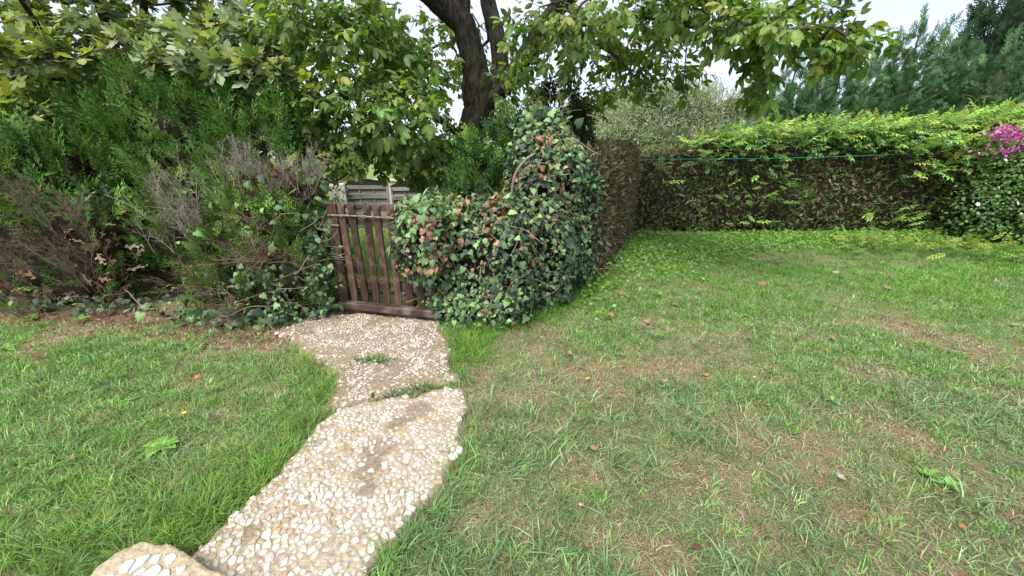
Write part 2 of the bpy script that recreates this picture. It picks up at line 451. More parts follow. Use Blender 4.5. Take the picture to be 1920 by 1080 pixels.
# ------------------------------------------------------------------ lumps: super-ellipsoid bodies of hedges and shrubs
class Lump:
    def __init__(s, c, r, p=2.6, rz=0.0, amp=.10, seed=0):
        s.c = np.asarray(c, float); s.r = np.asarray(r, float); s.p = p; s.amp = amp; s.seed = seed
        ca, sa = math.cos(rz), math.sin(rz); s.R = np.array(((ca, -sa, 0), (sa, ca, 0), (0, 0, 1)))
    def surf(s, q):                                             # q on a unit box, to world points and normals
        d = q / (np.abs(q) ** s.p).sum(1, keepdims=True) ** (1 / s.p)
        n = np.sign(d) * np.abs(d) ** (s.p - 1) / s.r
        w = d * s.r
        nz = fbm((w + s.c) * 2.2, s.seed, 3) - .5 + .5 * (fbm((w + s.c) * 6.0, s.seed + 4, 2) - .5)
        w = w * (1 + 2 * s.amp * nz[:, None] * (.35 / s.r.clip(.35, 9)))
        return w @ s.R.T + s.c, norm(n) @ s.R.T
    def sample(s, n):
        a = s.r; ar = np.array([a[1] * a[2]] * 2 + [a[0] * a[2]] * 2 + [a[0] * a[1]] * 2); f = rng.choice(6, n, p=ar / ar.sum())
        q = rng.uniform(-1, 1, (n, 3)); q[np.arange(n), f // 2] = np.where(f % 2, 1, -1)
        return s.surf(q)
    def area(s):
        a = s.r; return 8 * (a[1] * a[2] + a[0] * a[2] + a[0] * a[1]) * .75
    def inside(s, P, k=.92):
        w = (P - s.c) @ s.R / s.r
        return (np.abs(w) ** s.p).sum(1) < k ** s.p
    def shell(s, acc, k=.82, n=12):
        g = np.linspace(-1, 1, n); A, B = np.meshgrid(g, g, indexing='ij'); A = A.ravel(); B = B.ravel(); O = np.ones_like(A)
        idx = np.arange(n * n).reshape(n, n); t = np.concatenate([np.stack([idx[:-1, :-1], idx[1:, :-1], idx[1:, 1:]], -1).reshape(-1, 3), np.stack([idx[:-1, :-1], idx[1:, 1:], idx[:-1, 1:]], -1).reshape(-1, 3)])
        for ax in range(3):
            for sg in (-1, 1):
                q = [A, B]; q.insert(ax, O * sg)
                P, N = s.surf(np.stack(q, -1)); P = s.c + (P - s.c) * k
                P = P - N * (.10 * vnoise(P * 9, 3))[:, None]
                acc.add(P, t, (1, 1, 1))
def sample_lumps(lumps, dens, zmin=0.02):
    P, N = [], []
    for i, L in enumerate(lumps):
        p, n = L.sample(int(L.area() * dens))
        k = p[:, 2] > zmin
        for j, o in enumerate(lumps):
            if j != i: k &= ~o.inside(p)
        P.append(p[k]); N.append(n[k])
    return np.concatenate(P), np.concatenate(N)
def facing(P, N):
    return ((np.array((0, 0, CAM_Z)) - P) * N).sum(1) > 0

# ------------------------------------------------------------------ branching: main limbs by hand, then every twig tip joins the nearest wood
class Tree:
    def __init__(s): s.P = []; s.par = []; s.rmin = []
    def limb(s, pts, radii, start=None, n=None):
        n = n or max(6, int(np.linalg.norm(np.diff(pts, axis=0), axis=1).sum() / .12))
        L = smooth_line(pts, n); rr = np.interp(np.linspace(0, 1, n), np.linspace(0, 1, len(radii)), radii)
        ids = []
        for i in range(n):
            if i == 0 and start is not None: ids.append(start); continue
            s.P.append(L[i]); s.par.append(ids[-1] if ids else -1); s.rmin.append(rr[i]); ids.append(len(s.P) - 1)
        return ids
    def near(s, p):
        return int(np.argmin(((np.array(s.P) - p) ** 2).sum(1)))
    def grow(s, tips, seg=.14, wob=.10, minrad=.0):
        P = np.array(s.P); tips = np.asarray(tips)
        d = np.sqrt(((tips[:, None] - P[None]) ** 2).sum(-1)).min(1)
        buf = np.zeros((len(P) + len(tips) * 30, 3)); buf[:len(P)] = P; n = len(P); ends = []
        for t in tips[np.argsort(d)]:
            dd = ((buf[:n] - t) ** 2).sum(1); i = int(np.argmin(dd)); L = math.sqrt(dd[i]); k = min(max(1, int(L / seg)), 28)
            a = buf[i].copy(); prev = i; off = rng.normal(size=3) * wob * L; off2 = rng.normal(size=3) * wob * .6 * L
            for j in range(1, k + 1):
                f = j / k; p = a + (t - a) * f + off * math.sin(math.pi * f) + off2 * math.sin(2 * math.pi * f)
                p[2] += .10 * L * math.sin(math.pi * f)
                buf[n] = p; s.par.append(prev); s.rmin.append(minrad); prev = n; n += 1
            ends.append(prev)
        s.P = list(buf[:n]); return ends
    def radii(s, ends, tip=.0035, ex=.46, cap=.07):
        n = len(s.P); cnt = np.zeros(n); cnt[ends] = 1
        for i in range(n - 1, -1, -1):
            if s.par[i] >= 0: cnt[s.par[i]] += cnt[i]
        s.cnt = cnt
        s.r = np.maximum(np.array(s.rmin), np.minimum(tip * np.maximum(cnt, 1) ** ex, cap))
        return s.r
    def tubes(s, acc_thick, acc_thin, cthick, cthin, lim=.05, rough=.16):
        n = len(s.P); kids = [[] for _ in range(n)]
        for i, p in enumerate(s.par):
            if p >= 0: kids[p].append(i)
        P = np.array(s.P); starts = [(i, -1) for i, p in enumerate(s.par) if p < 0]
        while starts:
            i, pr = starts.pop(); ch = ([pr] if pr >= 0 else []) + [i]
            while kids[ch[-1]]:
                ks = sorted(kids[ch[-1]], key=lambda q: (-s.rmin[q], -s.cnt[q]))
                starts += [(q, ch[-1]) for q in ks[1:]]; ch.append(ks[0])
            if len(ch) < 2: continue
            r = s.r[ch].copy()
            if pr >= 0: r[0] = min(r[0], r[1] * 1.25)
            r[-1] *= .5
            if r.max() > lim: 
                m = len(ch) * 5; pts = smooth_line(P[ch], m); rr = np.interp(np.linspace(0, 1, m), np.linspace(0, 1, len(ch)), r)
                tube(acc_thick, pts, rr, 36, cthick, rough, 7.0, True)
            else: tube(acc_thin, P[ch], r, 5 if r.max() > .012 else 3, cthin)
def ell_tips(cl):
    out = []
    for u, v, Y, ru, rv, rd, n in cl:
        d = randdir(n) * rng.uniform(.25, 1, (n, 1)) ** .5
        for q in d: out.append(at(u + q[0] * ru, v + q[1] * rv, Y + q[2] * rd))
    return np.array(out)
# ------------------------------------------------------------------ ground, path, step
def poly_g(pts, z=0.0): return np.array([gnd(u, v, z)[:2] for u, v in pts])
LOWER = poly_g([(655, 772), (700, 758), (780, 748), (868, 731), (874, 770), (866, 830), (838, 900), (790, 960), (735, 1015), (690, 1075), (660, 1150), (620, 1240), (250, 1240), (330, 1090), (392, 1022), (455, 965), (520, 905), (575, 840), (612, 790)])
UPPER = poly_g([(600, 592), (700, 590), (818, 606), (838, 640), (846, 690), (858, 722), (780, 742), (700, 752), (640, 768), (618, 765), (632, 712), (600, 678), (555, 645), (520, 628)])
STEP = poly_g([(160, 1082), (215, 1038), (268, 1014), (312, 1019), (425, 1084), (520, 1180), (300, 1400), (30, 1300)], .13)
def inpoly(poly, P):
    x, y = P[:, 0], P[:, 1]; r = np.zeros(len(P), bool); n = len(poly)
    for i in range(n):
        (x1, y1), (x2, y2) = poly[i], poly[(i + 1) % n]
        c = ((y1 > y) != (y2 > y)) & (x < (x2 - x1) * (y - y1) / (y2 - y1 + 1e-12) + x1); r ^= c
    return r
def sdist(poly, P):
    d = np.full(len(P), 1e9); n = len(poly)
    for i in range(n):
        a, b = poly[i], poly[(i + 1) % n]; ab = b - a
        t = np.clip(((P - a) @ ab) / (ab @ ab), 0, 1); d = np.minimum(d, np.linalg.norm(P - a - t[:, None] * ab, axis=1))
    return np.where(inpoly(poly, P), -d, d)

BARE = [(1170, 700, .42, 1.), (1040, 625, .34, 1.), (1240, 690, .3, .9), (1190, 745, .25, 1.), (1400, 800, .32, .9), (1520, 835, .36, .9), (1560, 770, .25, .6),
        (1450, 720, .25, .7), (1250, 1045, .12, 1.), (885, 965, .14, 1.), (1760, 640, .55, .9), (1850, 690, .4, .6), (1600, 960, .13, .9), (1330, 640, .35, .6), (1010, 790, .2, .8),
        (900, 700, .3, .9), (940, 730, .22, .9), (1300, 880, .22, .8), (1420, 1000, .12, .8), (1100, 880, .16, .7), (1560, 600, .3, .4), (1700, 830, .2, .6), (1640, 700, .25, .5), (1130, 990, .12, .7),
        (365, 712, .16, .9), (220, 660, .12, .7), (420, 780, .2, .7), (520, 740, .16, .6), (130, 800, .2, .6), (60, 690, .14, .6), (240, 880, .12, .8), (20, 860, .2, .6), (560, 690, .12, .5),
        (300, 615, .5, 1.), (160, 605, .5, 1.), (430, 632, .4, 1.), (520, 632, .3, 1.), (40, 602, .5, .9)]
BAREG = [(gnd(u, v)[:2], r, s) for u, v, r, s in BARE]
def bare(P):
    b = np.zeros(len(P))
    wob = (fbm(P * 2.3, 21, 4) - .5)
    for c, r, s in BAREG:
        d = np.linalg.norm(P - c, axis=1) / r + wob * 2.6
        b = np.maximum(b, s * (.72 + .28 * sstep(1.8, 2.8, c[1])) * sstep(1.1, .3, d))
    n = fbm(P * 3.1, 33, 4)
    thin = sstep(4.4, 2.6, P[:, 1]) * sstep(-.9, .2, P[:, 0])
    b = np.maximum(b, sstep(.55, .72, n) * (.3 + .4 * thin))
    return np.clip(b, 0, 1)

def axis(lo, a, b, hi, st):
    f = np.arange(a, b, st); g = [b]; s = st
    while g[-1] < hi: s *= 1.25; g.append(g[-1] + s)
    h = [a - st]; s = st
    while h[-1] > lo: s *= 1.25; h.append(h[-1] - s)
    return np.concatenate([h[::-1], f, g])
xs = axis(-500, -7, 11, 500, .09); ys = axis(-60, .2, 8, 900, .085)
X, Y = np.meshgrid(xs, ys, indexing='xy'); GP = np.stack([X.ravel(), Y.ravel()], -1)
Z = ground_z(GP[:, 0], GP[:, 1]); near = (np.abs(GP[:, 0] - 2) < 9) & (GP[:, 1] > .2) & (GP[:, 1] < 9)
soil = np.zeros(len(GP)); soil[near] = bare(GP[near])
Z = Z + np.where(near, .022 * (fbm(GP * 5, 8, 3) - .5) + .014 * (fbm(GP * 16, 12, 2) - .5), 0) - .012 * soil
dp = np.minimum(sdist(LOWER, GP[near]), sdist(UPPER, GP[near])); zz = Z[near]; zz = np.where(dp < .03, np.minimum(zz, -.012), zz); Z[near] = zz
soil[near] = np.maximum(soil[near], sstep(.10, .0, dp))
nx, ny = len(xs), len(ys); idx = np.arange(nx * ny).reshape(ny, nx)
T = np.concatenate([np.stack([idx[:-1, :-1], idx[:-1, 1:], idx[1:, 1:]], -1).reshape(-1, 3), np.stack([idx[:-1, :-1], idx[1:, 1:], idx[1:, :-1]], -1).reshape(-1, 3)])
far = sstep(9, 16, GP[:, 1])[:, None]
tn = fbm(GP * 9, 44, 3)[:, None]
c_grass = np.array((.11, .14, .055)) * (1 - tn) + np.array((.24, .225, .12)) * tn
sn = fbm(GP * 6, 48, 4)[:, None]
c_soil = np.array((.205, .13, .082)) * (1 - sn) + np.array((.40, .28, .185)) * sn
gc = c_grass * (1 - soil[:, None]) + c_soil * soil[:, None]
gc = gc * (1 - far) + np.array((.16, .22, .06)) * far
a = Acc(); a.add(np.stack([GP[:, 0], GP[:, 1], Z], -1), T, gc)
M['ground'] = noise_mat('ground', (.35, .35, .35), (1.75, 1.75, 1.75), 130, .95, 1.0, .02, attr=True, detail=8, spec=.1)
g = link('ground', a.mesh('ground', M['ground'], True)); tag(g, 'brown garden soil with thin grass under the whole garden', 'ground', kind='structure')

def slab(name, poly, ztop, mat, label, dirt, base=0., drop=.045, st=.028, edge=.05):
    lo, hi = poly.min(0) - .12, poly.max(0) + .12
    xs = np.arange(lo[0], hi[0], st); ys = np.arange(lo[1], hi[1], st); X, Y = np.meshgrid(xs, ys); P = np.stack([X.ravel(), Y.ravel()], -1)
    d = sdist(poly, P) + .13 * (fbm(P * 8, 61, 4) - .5)
    z = ztop * 1.0 + .010 * (fbm(P * 7, 62, 3) - .5) - (drop + ztop) * sstep(-.012, edge, d)
    keep = d < edge + .02
    nx, ny = len(xs), len(ys); idx = np.arange(nx * ny).reshape(ny, nx)
    q = np.stack([idx[:-1, :-1], idx[:-1, 1:], idx[1:, 1:], idx[1:, :-1]], -1).reshape(-1, 4); q = q[keep[q].all(1)]
    used = np.zeros(len(P), int); used[q.ravel()] = 1; mp = np.cumsum(used) - 1
    T = np.concatenate([mp[q[:, [0, 1, 2]]], mp[q[:, [0, 2, 3]]]]); k = used > 0
    dm = dirt(P[k])[:, None] * .75; edgeD = sstep(-.06, .03, d[k])[:, None] * .8
    f = np.maximum(np.maximum(dm, edgeD), base)
    a = Acc(); a.add(np.stack([P[k, 0], P[k, 1], z[k]], -1), T, np.array((1, 1, 1)) * (1 - f) + np.array((.58, .51, .475)) * f)
    o = link(name, a.mesh(name, mat, True)); tag(o, label, 'path', kind='structure'); setroot(o)
    return o
DIRT = [(gnd(u, v)[:2], r) for u, v, r in ((745, 805, .10), (715, 850, .10), (700, 885, .09), (690, 930, .05), (790, 775, .07), (640, 700, .05), (745, 690, .12), (720, 725, .10), (640, 740, .10), (790, 625, .12), (560, 625, .14), (830, 650, .10), (720, 605, .14), (640, 600, .12), (800, 720, .1), (480, 1010, .06))]
def dirtf(P):
    d = np.zeros(len(P)); w = fbm(P * 11, 71, 3) - .5
    for c, r in DIRT: d = np.maximum(d, sstep(1.15, .6, np.linalg.norm(P - c, axis=1) / r + w * 1.4))
    return d
M['mortar'] = noise_mat('mortar', (.235, .185, .12), (.45, .385, .275), 55, .95, .9, .012, detail=9, attr=True)
pl = slab('path', LOWER, .045, M['mortar'], 'nearer slab of pebble-dashed path with large cream stones', dirtf)
pu = slab('path', UPPER, .022, M['mortar'], 'farther slab of pebble-dashed path ending at the wooden gate', dirtf, .7)

def voronoi_stones(poly, spacing, z, dirt, parent, n_parts, inset=.015, keep=.9, smallf=1.0, cols=None, squash=1.0, rest='small_stones'):
    lo, hi = poly.min(0), poly.max(0); n = int((hi - lo).prod() / spacing ** 2 * 3)
    C = rng.uniform(lo, hi, (n, 2)); pts = []; md = spacing * .62
    grid = {}
    for c in C:
        k = (int(c[0] // md), int(c[1] // md)); r = md * rng.uniform(.5, 1.15)
        if all(((c - p) ** 2).sum() > r * r for i in (-1, 0, 1) for j in (-1, 0, 1) for p in grid.get((k[0] + i, k[1] + j), [])):
            grid.setdefault(k, []).append(c); pts.append(c)
    pts = np.array(pts); sd = sdist(poly, pts) + .13 * (fbm(pts * 8, 61, 4) - .5); dirtv = dirt(pts) if dirt else np.zeros(len(pts))
    out = []
    for i, c in enumerate(pts):
        if sd[i] > -inset: continue
        if rng.random() < dirtv[i] * .7 or rng.random() > keep: continue
        d2 = ((pts - c) ** 2).sum(1); nb = np.argsort(d2)[1:13]; R = spacing * 1.15
        cell = [c + R * np.array((math.cos(q), math.sin(q))) for q in np.arange(0, 6.28, .785)]
        for j in nb:
            m = (c + pts[j]) / 2; nn = pts[j] - c; new = []
            for q in range(len(cell)):
                p1, p2 = cell[q], cell[(q + 1) % len(cell)]; s1, s2 = (p1 - m) @ nn, (p2 - m) @ nn
                if s1 <= 0: new.append(p1)
                if s1 * s2 < 0: new.append(p1 + (p2 - p1) * s1 / (s1 - s2))
            cell = new
            if len(cell) < 3: break
        if len(cell) < 3: continue
        cell = np.array(cell); ctr = cell.mean(0); cell = ctr + (cell - ctr) * rng.uniform(.55, .97)
        m = len(cell); ch = []
        for q in range(m):
            p1, p2 = cell[q], cell[(q + 1) % m]
            f1, f2 = rng.uniform(.04, .24), rng.uniform(.76, .96); ch += [p1 + (p2 - p1) * f1, p1 + (p2 - p1) * f2]
        cell = np.array(ch); sz = np.sqrt(max(np.ptp(cell[:, 0]) * np.ptp(cell[:, 1]), 1e-8))
        if sz < .010: continue
        out.append((cell, sz))
    P0 = np.array([np.r_[c.mean(0), z] for c, s in out]); size = np.array([s for c, s in out])
    u, v, d = proj(P0); vis = (u > 0) & (u < 1920) & (v > 0) & (v < 1078)
    key = np.where(vis, size / d, 0); top = set(np.argsort(-key)[:n_parts].tolist())
    acc = Acc(); mats = M['stone']
    cl = pal(len(out), cols or [((.57, .54, .49), 5), ((.50, .45, .365), 4), ((.51, .455, .39), 2), ((.42, .39, .35), 1.6), ((.38, .29, .19), 2.2)], .10, .015)
    for i, (cell, s) in enumerate(out):
        m = len(cell); ctr = cell.mean(0); h = min(.008, s * .14) * rng.uniform(.4, 1.2); tl = rng.normal(0, .05, 2)
        inner = ctr + (cell - ctr) * .78; loc = cell - ctr
        V = np.concatenate([np.c_[loc, np.full(m, -.012)], np.c_[loc * .97, np.full(m, h * .55) + loc @ tl], np.c_[inner - ctr, h + (inner - ctr) @ tl + rng.normal(0, .0012, m)], [[0, 0, h * 1.03]]])
        if i not in top: V = np.concatenate([V[:m], V[2 * m:]])
        j = np.arange(m); j2 = (j + 1) % m; Tt = []; q2 = 2 if i in top else 1
        for b0 in ((0, m) if i in top else (0,)):
            Tt += [np.stack([b0 + j, b0 + j2, b0 + m + j2], -1), np.stack([b0 + j, b0 + m + j2, b0 + m + j], -1)]
        Tt.append(np.stack([q2 * m + j, q2 * m + j2, np.full(m, (q2 + 1) * m)], -1)); Tt = np.concatenate(Tt)
        if i in top:
            A = Acc(); A.add(V, Tt, cl[i]); o = link('stone', A.mesh('stone', mats, False), parent); o.location = (*ctr, z)
        else: acc.add(V + np.r_[ctr, z], Tt, cl[i])
    if acc.n: tag(link(rest, acc.mesh(rest, mats, False), parent), kind='stuff')
voronoi_stones(LOWER, .034, .045, dirtf, pl, 300, .012, .9)
voronoi_stones(UPPER, .029, .022, dirtf, pu, 300, .02, .78, cols=[((.50, .45, .385), 5), ((.40, .34, .26), 3), ((.56, .52, .47), 2)])

# the raised step at the lower left: a thick block with its own big stones
def block(name, poly, z0, z1, mat, label):
    n = len(poly); P = []
    for i in range(n):
        for t in np.linspace(0, 1, 14, endpoint=False): P.append(poly[i] * (1 - t) + poly[(i + 1) % n] * t)
    P = np.array(P); ctr = P.mean(0); m = len(P)
    P = P + norm(P - ctr) * (.05 * (fbm(P * 16, 81, 4) - .5))[:, None]
    rings = [(1.03, z0), (1.015, z1 - .03), (1.0, z1 - .008), (.985, z1)] + [(k, z1) for k in (.9, .75, .6, .45, .3, .15)]
    V = np.concatenate([np.c_[ctr + (P - ctr) * k, np.full(m, zz)] for k, zz in rings] + [[np.r_[ctr, z1]]])
    top = V[:, 2] > z1 - .01; V[top, 2] += .008 * (fbm(V[top][:, :2] * 14, 83, 4) - .5)
    j = np.arange(m); j2 = (j + 1) % m; T = []
    for r in range(len(rings) - 1):
        b = r * m; T += [np.stack([b + j, b + j2, b + m + j2], -1), np.stack([b + j, b + m + j2, b + m + j], -1)]
    b = (len(rings) - 1) * m; T.append(np.stack([b + j, b + j2, np.full(m, len(V) - 1)], -1))
    a = Acc(); a.add(V, np.concatenate(T), (1, 1, 1)); o = link(name, a.mesh(name, mat, True)); tag(o, label, 'step', kind='structure'); return setroot(o)
stp = block('step', STEP, -.05, .13, M['stepmortar'], 'raised sandy concrete step set with white stones, at the path start')
voronoi_stones(STEP, .055, .131, None, stp, 120, .04, .62, cols=[((.58, .57, .56), 5), ((.50, .46, .40), 1)])

# ------------------------------------------------------------------ grass
def blades(acc, B, ang, lean, h, w, C, curve=.5, near=False, far=False):
    n = len(B)
    if n == 0: return
    d = np.stack([np.cos(ang), np.sin(ang), 0 * ang], -1); s = np.stack([-np.sin(ang), np.cos(ang), 0 * ang], -1)
    tw = rng.uniform(-.9, .9, n)[:, None]; s = norm(s * np.cos(tw) + d * np.sin(tw))
    up = np.array((0, 0, 1.0)); rows = []
    for t, k in (((0, .8), (.35, 1.), (.72, .75), (1, 0)) if near else ((0, 1.), (1, 0)) if far else ((0, .85), (.5, 1.), (1, 0))):
        ha = np.sin(np.clip(t, 0, 1) * math.pi / 2 * curve) / math.sin(math.pi / 2 * curve)
        c = B + up * (h * (t * (1 - lean * .5 * t)))[:, None] + d * (h * lean * t ** 1.7)[:, None]
        rows.append((c, s * (w * k * .5)[:, None]))
    V = []
    for i, (c, o) in enumerate(rows[:-1]): V += [c - o, c + o]
    V.append(rows[-1][0]); m = len(V); V = np.stack(V, 1)
    q = len(rows) - 1; T = []
    for i in range(q - 1): T += [(2 * i, 2 * i + 1, 2 * i + 3), (2 * i, 2 * i + 3, 2 * i + 2)]
    T.append((2 * q - 2, 2 * q - 1, 2 * q)); T = np.array(T)
    tt = T[None] + (np.arange(n) * m)[:, None, None]
    acc.add(V.reshape(-1, 3), tt.reshape(-1, 3), np.repeat(C, m, 0))
def tufts(C, per, rad):
    k = rng.poisson(per, len(C)) + 1; i = np.repeat(np.arange(len(C)), k)
    off = rng.normal(size=(len(i), 2)) * (rad[i] if np.ndim(rad) else rad)[..., None] if np.ndim(rad) else rng.normal(size=(len(i), 2)) * rad
    return i, C[i] + off, off
BACKH = 7.28
def lawn_mask(P):
    m = (np.abs(P[:, 0]) < 1.42 * P[:, 1] + 1.3)
    m &= (np.minimum(sdist(LOWER, P), sdist(UPPER, P)) + .14 * (fbm(P * 8, 61, 4) - .5) > -.005) & (sdist(STEP, P) > .03)
    m &= ~((P[:, 0] < -1.2) & (P[:, 1] > 3.45)) 
    edge = np.interp(P[:, 1], [3.3, 3.45, 4.05, 5.3, 7.5], [-.55, -.3, .50, 1.15, 2.35])
    m &= ~((P[:, 0] < edge) & (P[:, 1] > 3.42) & (P[:, 0] > -1.3))
    m &= P[:, 1] < BACKH + .25
    return m
GREENS = [((.145, .285, .062), 4), ((.20, .345, .095), 3), ((.105, .22, .06), 2), ((.29, .40, .17), 2)]
GREENS = br(GREENS, 1.14)
BLUES = [((.15, .25, .115), 3), ((.24, .32, .17), 2), ((.12, .20, .08), 2)]
BLUES = br(BLUES, 1.12)
STRAW = [((.44, .36, .23), 3), ((.33, .26, .16), 2), ((.50, .44, .31), 1.4), ((.24, .17, .10), 1.4)]
def scatter(n, x0, x1, y0, y1):
    P = np.stack([rng.uniform(x0, x1, n), rng.uniform(y0, y1, n)], -1); return P[lawn_mask(P)]
def gz(P): return np.c_[P, ground_z(P[:, 0], P[:, 1]) - .004]
accs = {'L': Acc(), 'R': Acc()}
def put(P, ang, lean, h, w, C, near_lim=2.6):
    d = np.linalg.norm(P, axis=1); w = np.maximum(w, .0012 * d)
    left = (P[:, 0] < np.interp(P[:, 1], [0, 1.2, 2.5, 3.3], [-.7, -.8, -.85, -1.2]))
    B = gz(P)
    for k, s in (('L', left), ('R', ~left)):
        nr = d < near_lim
        fr = d > 4.6
        for q, nf, ff in ((s & nr, True, False), (s & ~nr & ~fr, False, False), (s & fr, False, True)): blades(accs[k], B[q], ang[q], lean[q], h[q], w[q], C[q], .8, nf, ff)
def fine_grass(n, dens_exp, hm, per, x0, x1, y0, y1, cols, wid, thin):
    Cn = scatter(n, x0, x1, y0, y1); b = bare(Cn)
    keep = rng.random(len(Cn)) < np.clip(1 - b * dens_exp, .22, 1) * (.5 + .5 * sstep(.34, .6, fbm(Cn * 1.4, 101, 3)))
    Cn = Cn[keep]
    hh = hm * (.6 + .9 * fbm(Cn * 1.8, 103, 3)) * rng.uniform(.7, 1.35, len(Cn))
    cc = pal(len(Cn), cols, .16, .08)
    i, P, off = tufts(Cn, per, .022)
    m = lawn_mask(P); i, P, off = i[m], P[m], off[m]
    ang = np.arctan2(off[:, 1], off[:, 0]) + rng.normal(0, .6, len(P))
    h = hh[i] * rng.uniform(.5, 1.25, len(P)); C = cc[i] * rng.uniform(.65, 1.4, (len(P), 1))
    dry = rng.random(len(P)) < .10 * thin; C[dry] = pal(dry.sum(), STRAW)
    put(P, ang, rng.uniform(.25, 1.15, len(P)), h, rng.uniform(.7, 1.3, len(P)) * wid, C)
fine_grass(22000, .92, .05, 5, -.9, 11.5, .7, 7.6, GREENS, .0042, .7)               # right lawn
fine_grass(15000, .86, .07, 7, .3, 11.5, 3.5, 7.6, [((.135, .30, .05), 4), ((.18, .35, .07), 3), ((.10, .23, .045), 2)], .004, .25)   # lush far part
fine_grass(21000, .85, .06, 7, -6.6, -.4, .7, 3.75, GREENS, .004, .5)               # left lawn
fine_grass(11000, .98, .05, 5, .2, 8.5, 2.2, 5.2, GREENS, .004, .5)
fine_grass(9000, .7, .045, 5, -.9, 5.5, .7, 3.4, BLUES + GREENS[:2], .0035, .9)
def edge_grass(pts, n, hm, sp, cols):
    G = np.array([gnd(u, v)[:2] for u, v in pts]); t = rng.random(n) * (len(G) - 1); k = t.astype(int).clip(0, len(G) - 2); f = (t - k)[:, None]
    Cn = G[k] * (1 - f) + G[k + 1] * f + rng.normal(size=(n, 2)) * sp; Cn = Cn[lawn_mask(Cn)]
    cc = pal(len(Cn), cols, .14); i, P, off = tufts(Cn, 9, .03)
    ang = np.arctan2(off[:, 1], off[:, 0]) + rng.normal(0, .5, len(P))
    put(P, ang, rng.uniform(.3, 1.1, len(P)), hm * rng.uniform(.5, 1.4, len(P)), rng.uniform(.0025, .0045, len(P)), cc[i] * rng.uniform(.8, 1.2, (len(P), 1)))
edge_grass([(560, 650), (610, 690), (615, 740), (580, 800), (520, 860), (440, 930), (370, 985), (300, 1010)], 330, .085, .09, [((.18, .31, .06), 4), ((.24, .37, .09), 2)])
edge_grass([(540, 870), (420, 940), (300, 985), (150, 1010), (30, 1060)], 330, .095, .2, [((.17, .30, .055), 4), ((.23, .36, .08), 2)])
edge_grass([(860, 640), (890, 680), (900, 620), (960, 600), (1040, 590)], 300, .11, .09, [((.16, .30, .045), 4), ((.22, .36, .07), 2)])
edge_grass([(1070, 570), (1110, 520), (1150, 470), (1200, 445)], 260, .10, .12, [((.15, .31, .04), 4), ((.20, .36, .06), 2)])
edge_grass([(885, 780), (860, 850), (850, 900), (810, 960), (790, 1030)], 110, .085, .06, BLUES + GREENS)
# coarse blue-green tufts on the worn front lawn
def coarse(n, x0, x1, y0, y1, hm, w, per, boxn=None):
    Cn = scatter(n, x0, x1, y0, y1); Cn = Cn[rng.random(len(Cn)) < (1 - .75 * bare(Cn)) * sstep(.38, .62, fbm(Cn * 2.2, 107, 3))]
    cc = pal(len(Cn), BLUES, .15); i, P, off = tufts(Cn, per, .02)
    ang = np.arctan2(off[:, 1], off[:, 0]) + rng.normal(0, .5, len(P))
    put(P, ang, rng.uniform(.35, 1.3, len(P)), hm * rng.uniform(.5, 1.5, len(P)), rng.uniform(.7, 1.3, len(P)) * w, cc[i] * rng.uniform(.8, 1.25, (len(P), 1)), 3.2)
coarse(1700, -.7, 4.0, .75, 2.4, .10, .0052, 3)
coarse(600, -.7, 5, 2.0, 3.6, .07, .005, 3)
coarse(500, -4, -.6, .8, 3.0, .08, .005, 5)
# dry straw lying flat
def straw(n, x0, x1, y0, y1, k):
    P = scatter(n, x0, x1, y0, y1); P = P[rng.random(len(P)) < .25 + .75 * np.minimum(bare(P) * 1.5, 1)]
    put(P, rng.uniform(0, 6.28, len(P)), rng.uniform(1.3, 1.75, len(P)), rng.uniform(.02, .065, len(P)), rng.uniform(.0018, .003, len(P)), pal(len(P), STRAW, .2, .04), 1.2)
straw(42000, -.9, 7.5, .7, 4.8, 1); straw(9000, -6, -.5, .7, 3.6, 1)
def mat_layer(n, x0, x1, y0, y1):
    P = scatter(n, x0, x1, y0, y1); P = P[rng.random(len(P)) < 1 - .3 * bare(P)]; m = len(P)
    put(P, rng.uniform(0, 6.28, m), rng.uniform(.7, 1.6, m), rng.uniform(.02, .05, m), rng.uniform(.0025, .004, m), pal(m, [((.28, .38, .17), 4), ((.40, .41, .25), 2.4), ((.20, .34, .11), 5), ((.47, .42, .30), 1.2)], .2, .05), .9)
mat_layer(70000, -.9, 8.0, .7, 4.9); mat_layer(17000, -6, -.5, .7, 3.6)
crumb = (np.array([(-.5, -.4, 0), (.5, -.35, 0), (0, .55, 0), (.05, 0, .6)]), np.array([(0, 1, 3), (1, 2, 3), (2, 0, 3)]), np.array((.9, .9, 1., 1.15)))
P = scatter(60000, -5.5, 6.5, .7, 4.9); P = P[rng.random(len(P)) < bare(P) * .8]; n = len(P); ca = Acc(); a_ = rng.uniform(0, 6.28, n)
stamp(ca, crumb, gz(P) - [0, 0, .004], frames(np.stack([np.cos(a_), np.sin(a_), rng.normal(0, .15, n)], -1), norm(np.array((0, 0, 1.)) + rng.normal(size=(n, 3)) * .25)), rng.uniform(.006, .022, n), pal(n, [((.22, .15, .095), 4), ((.34, .25, .17), 3), ((.13, .085, .055), 3), ((.45, .38, .29), .6)], .15, .04))
tag(link('soil_crumbs', ca.mesh('soil_crumbs', M['dry'])), 'loose crumbs of brown earth in the bare patches of the lawn', 'soil crumbs', kind='stuff')
tag(link('lawn_grass', accs['L'].mesh('lawn_grass', M['grass'])), 'patchy green lawn grass to the left of the pebble path', 'grass', kind='stuff')
tag(link('lawn_grass', accs['R'].mesh('lawn_grass', M['grass'])), 'worn lawn grass with dry patches right of the path, lush towards the hedge', 'grass', kind='stuff')
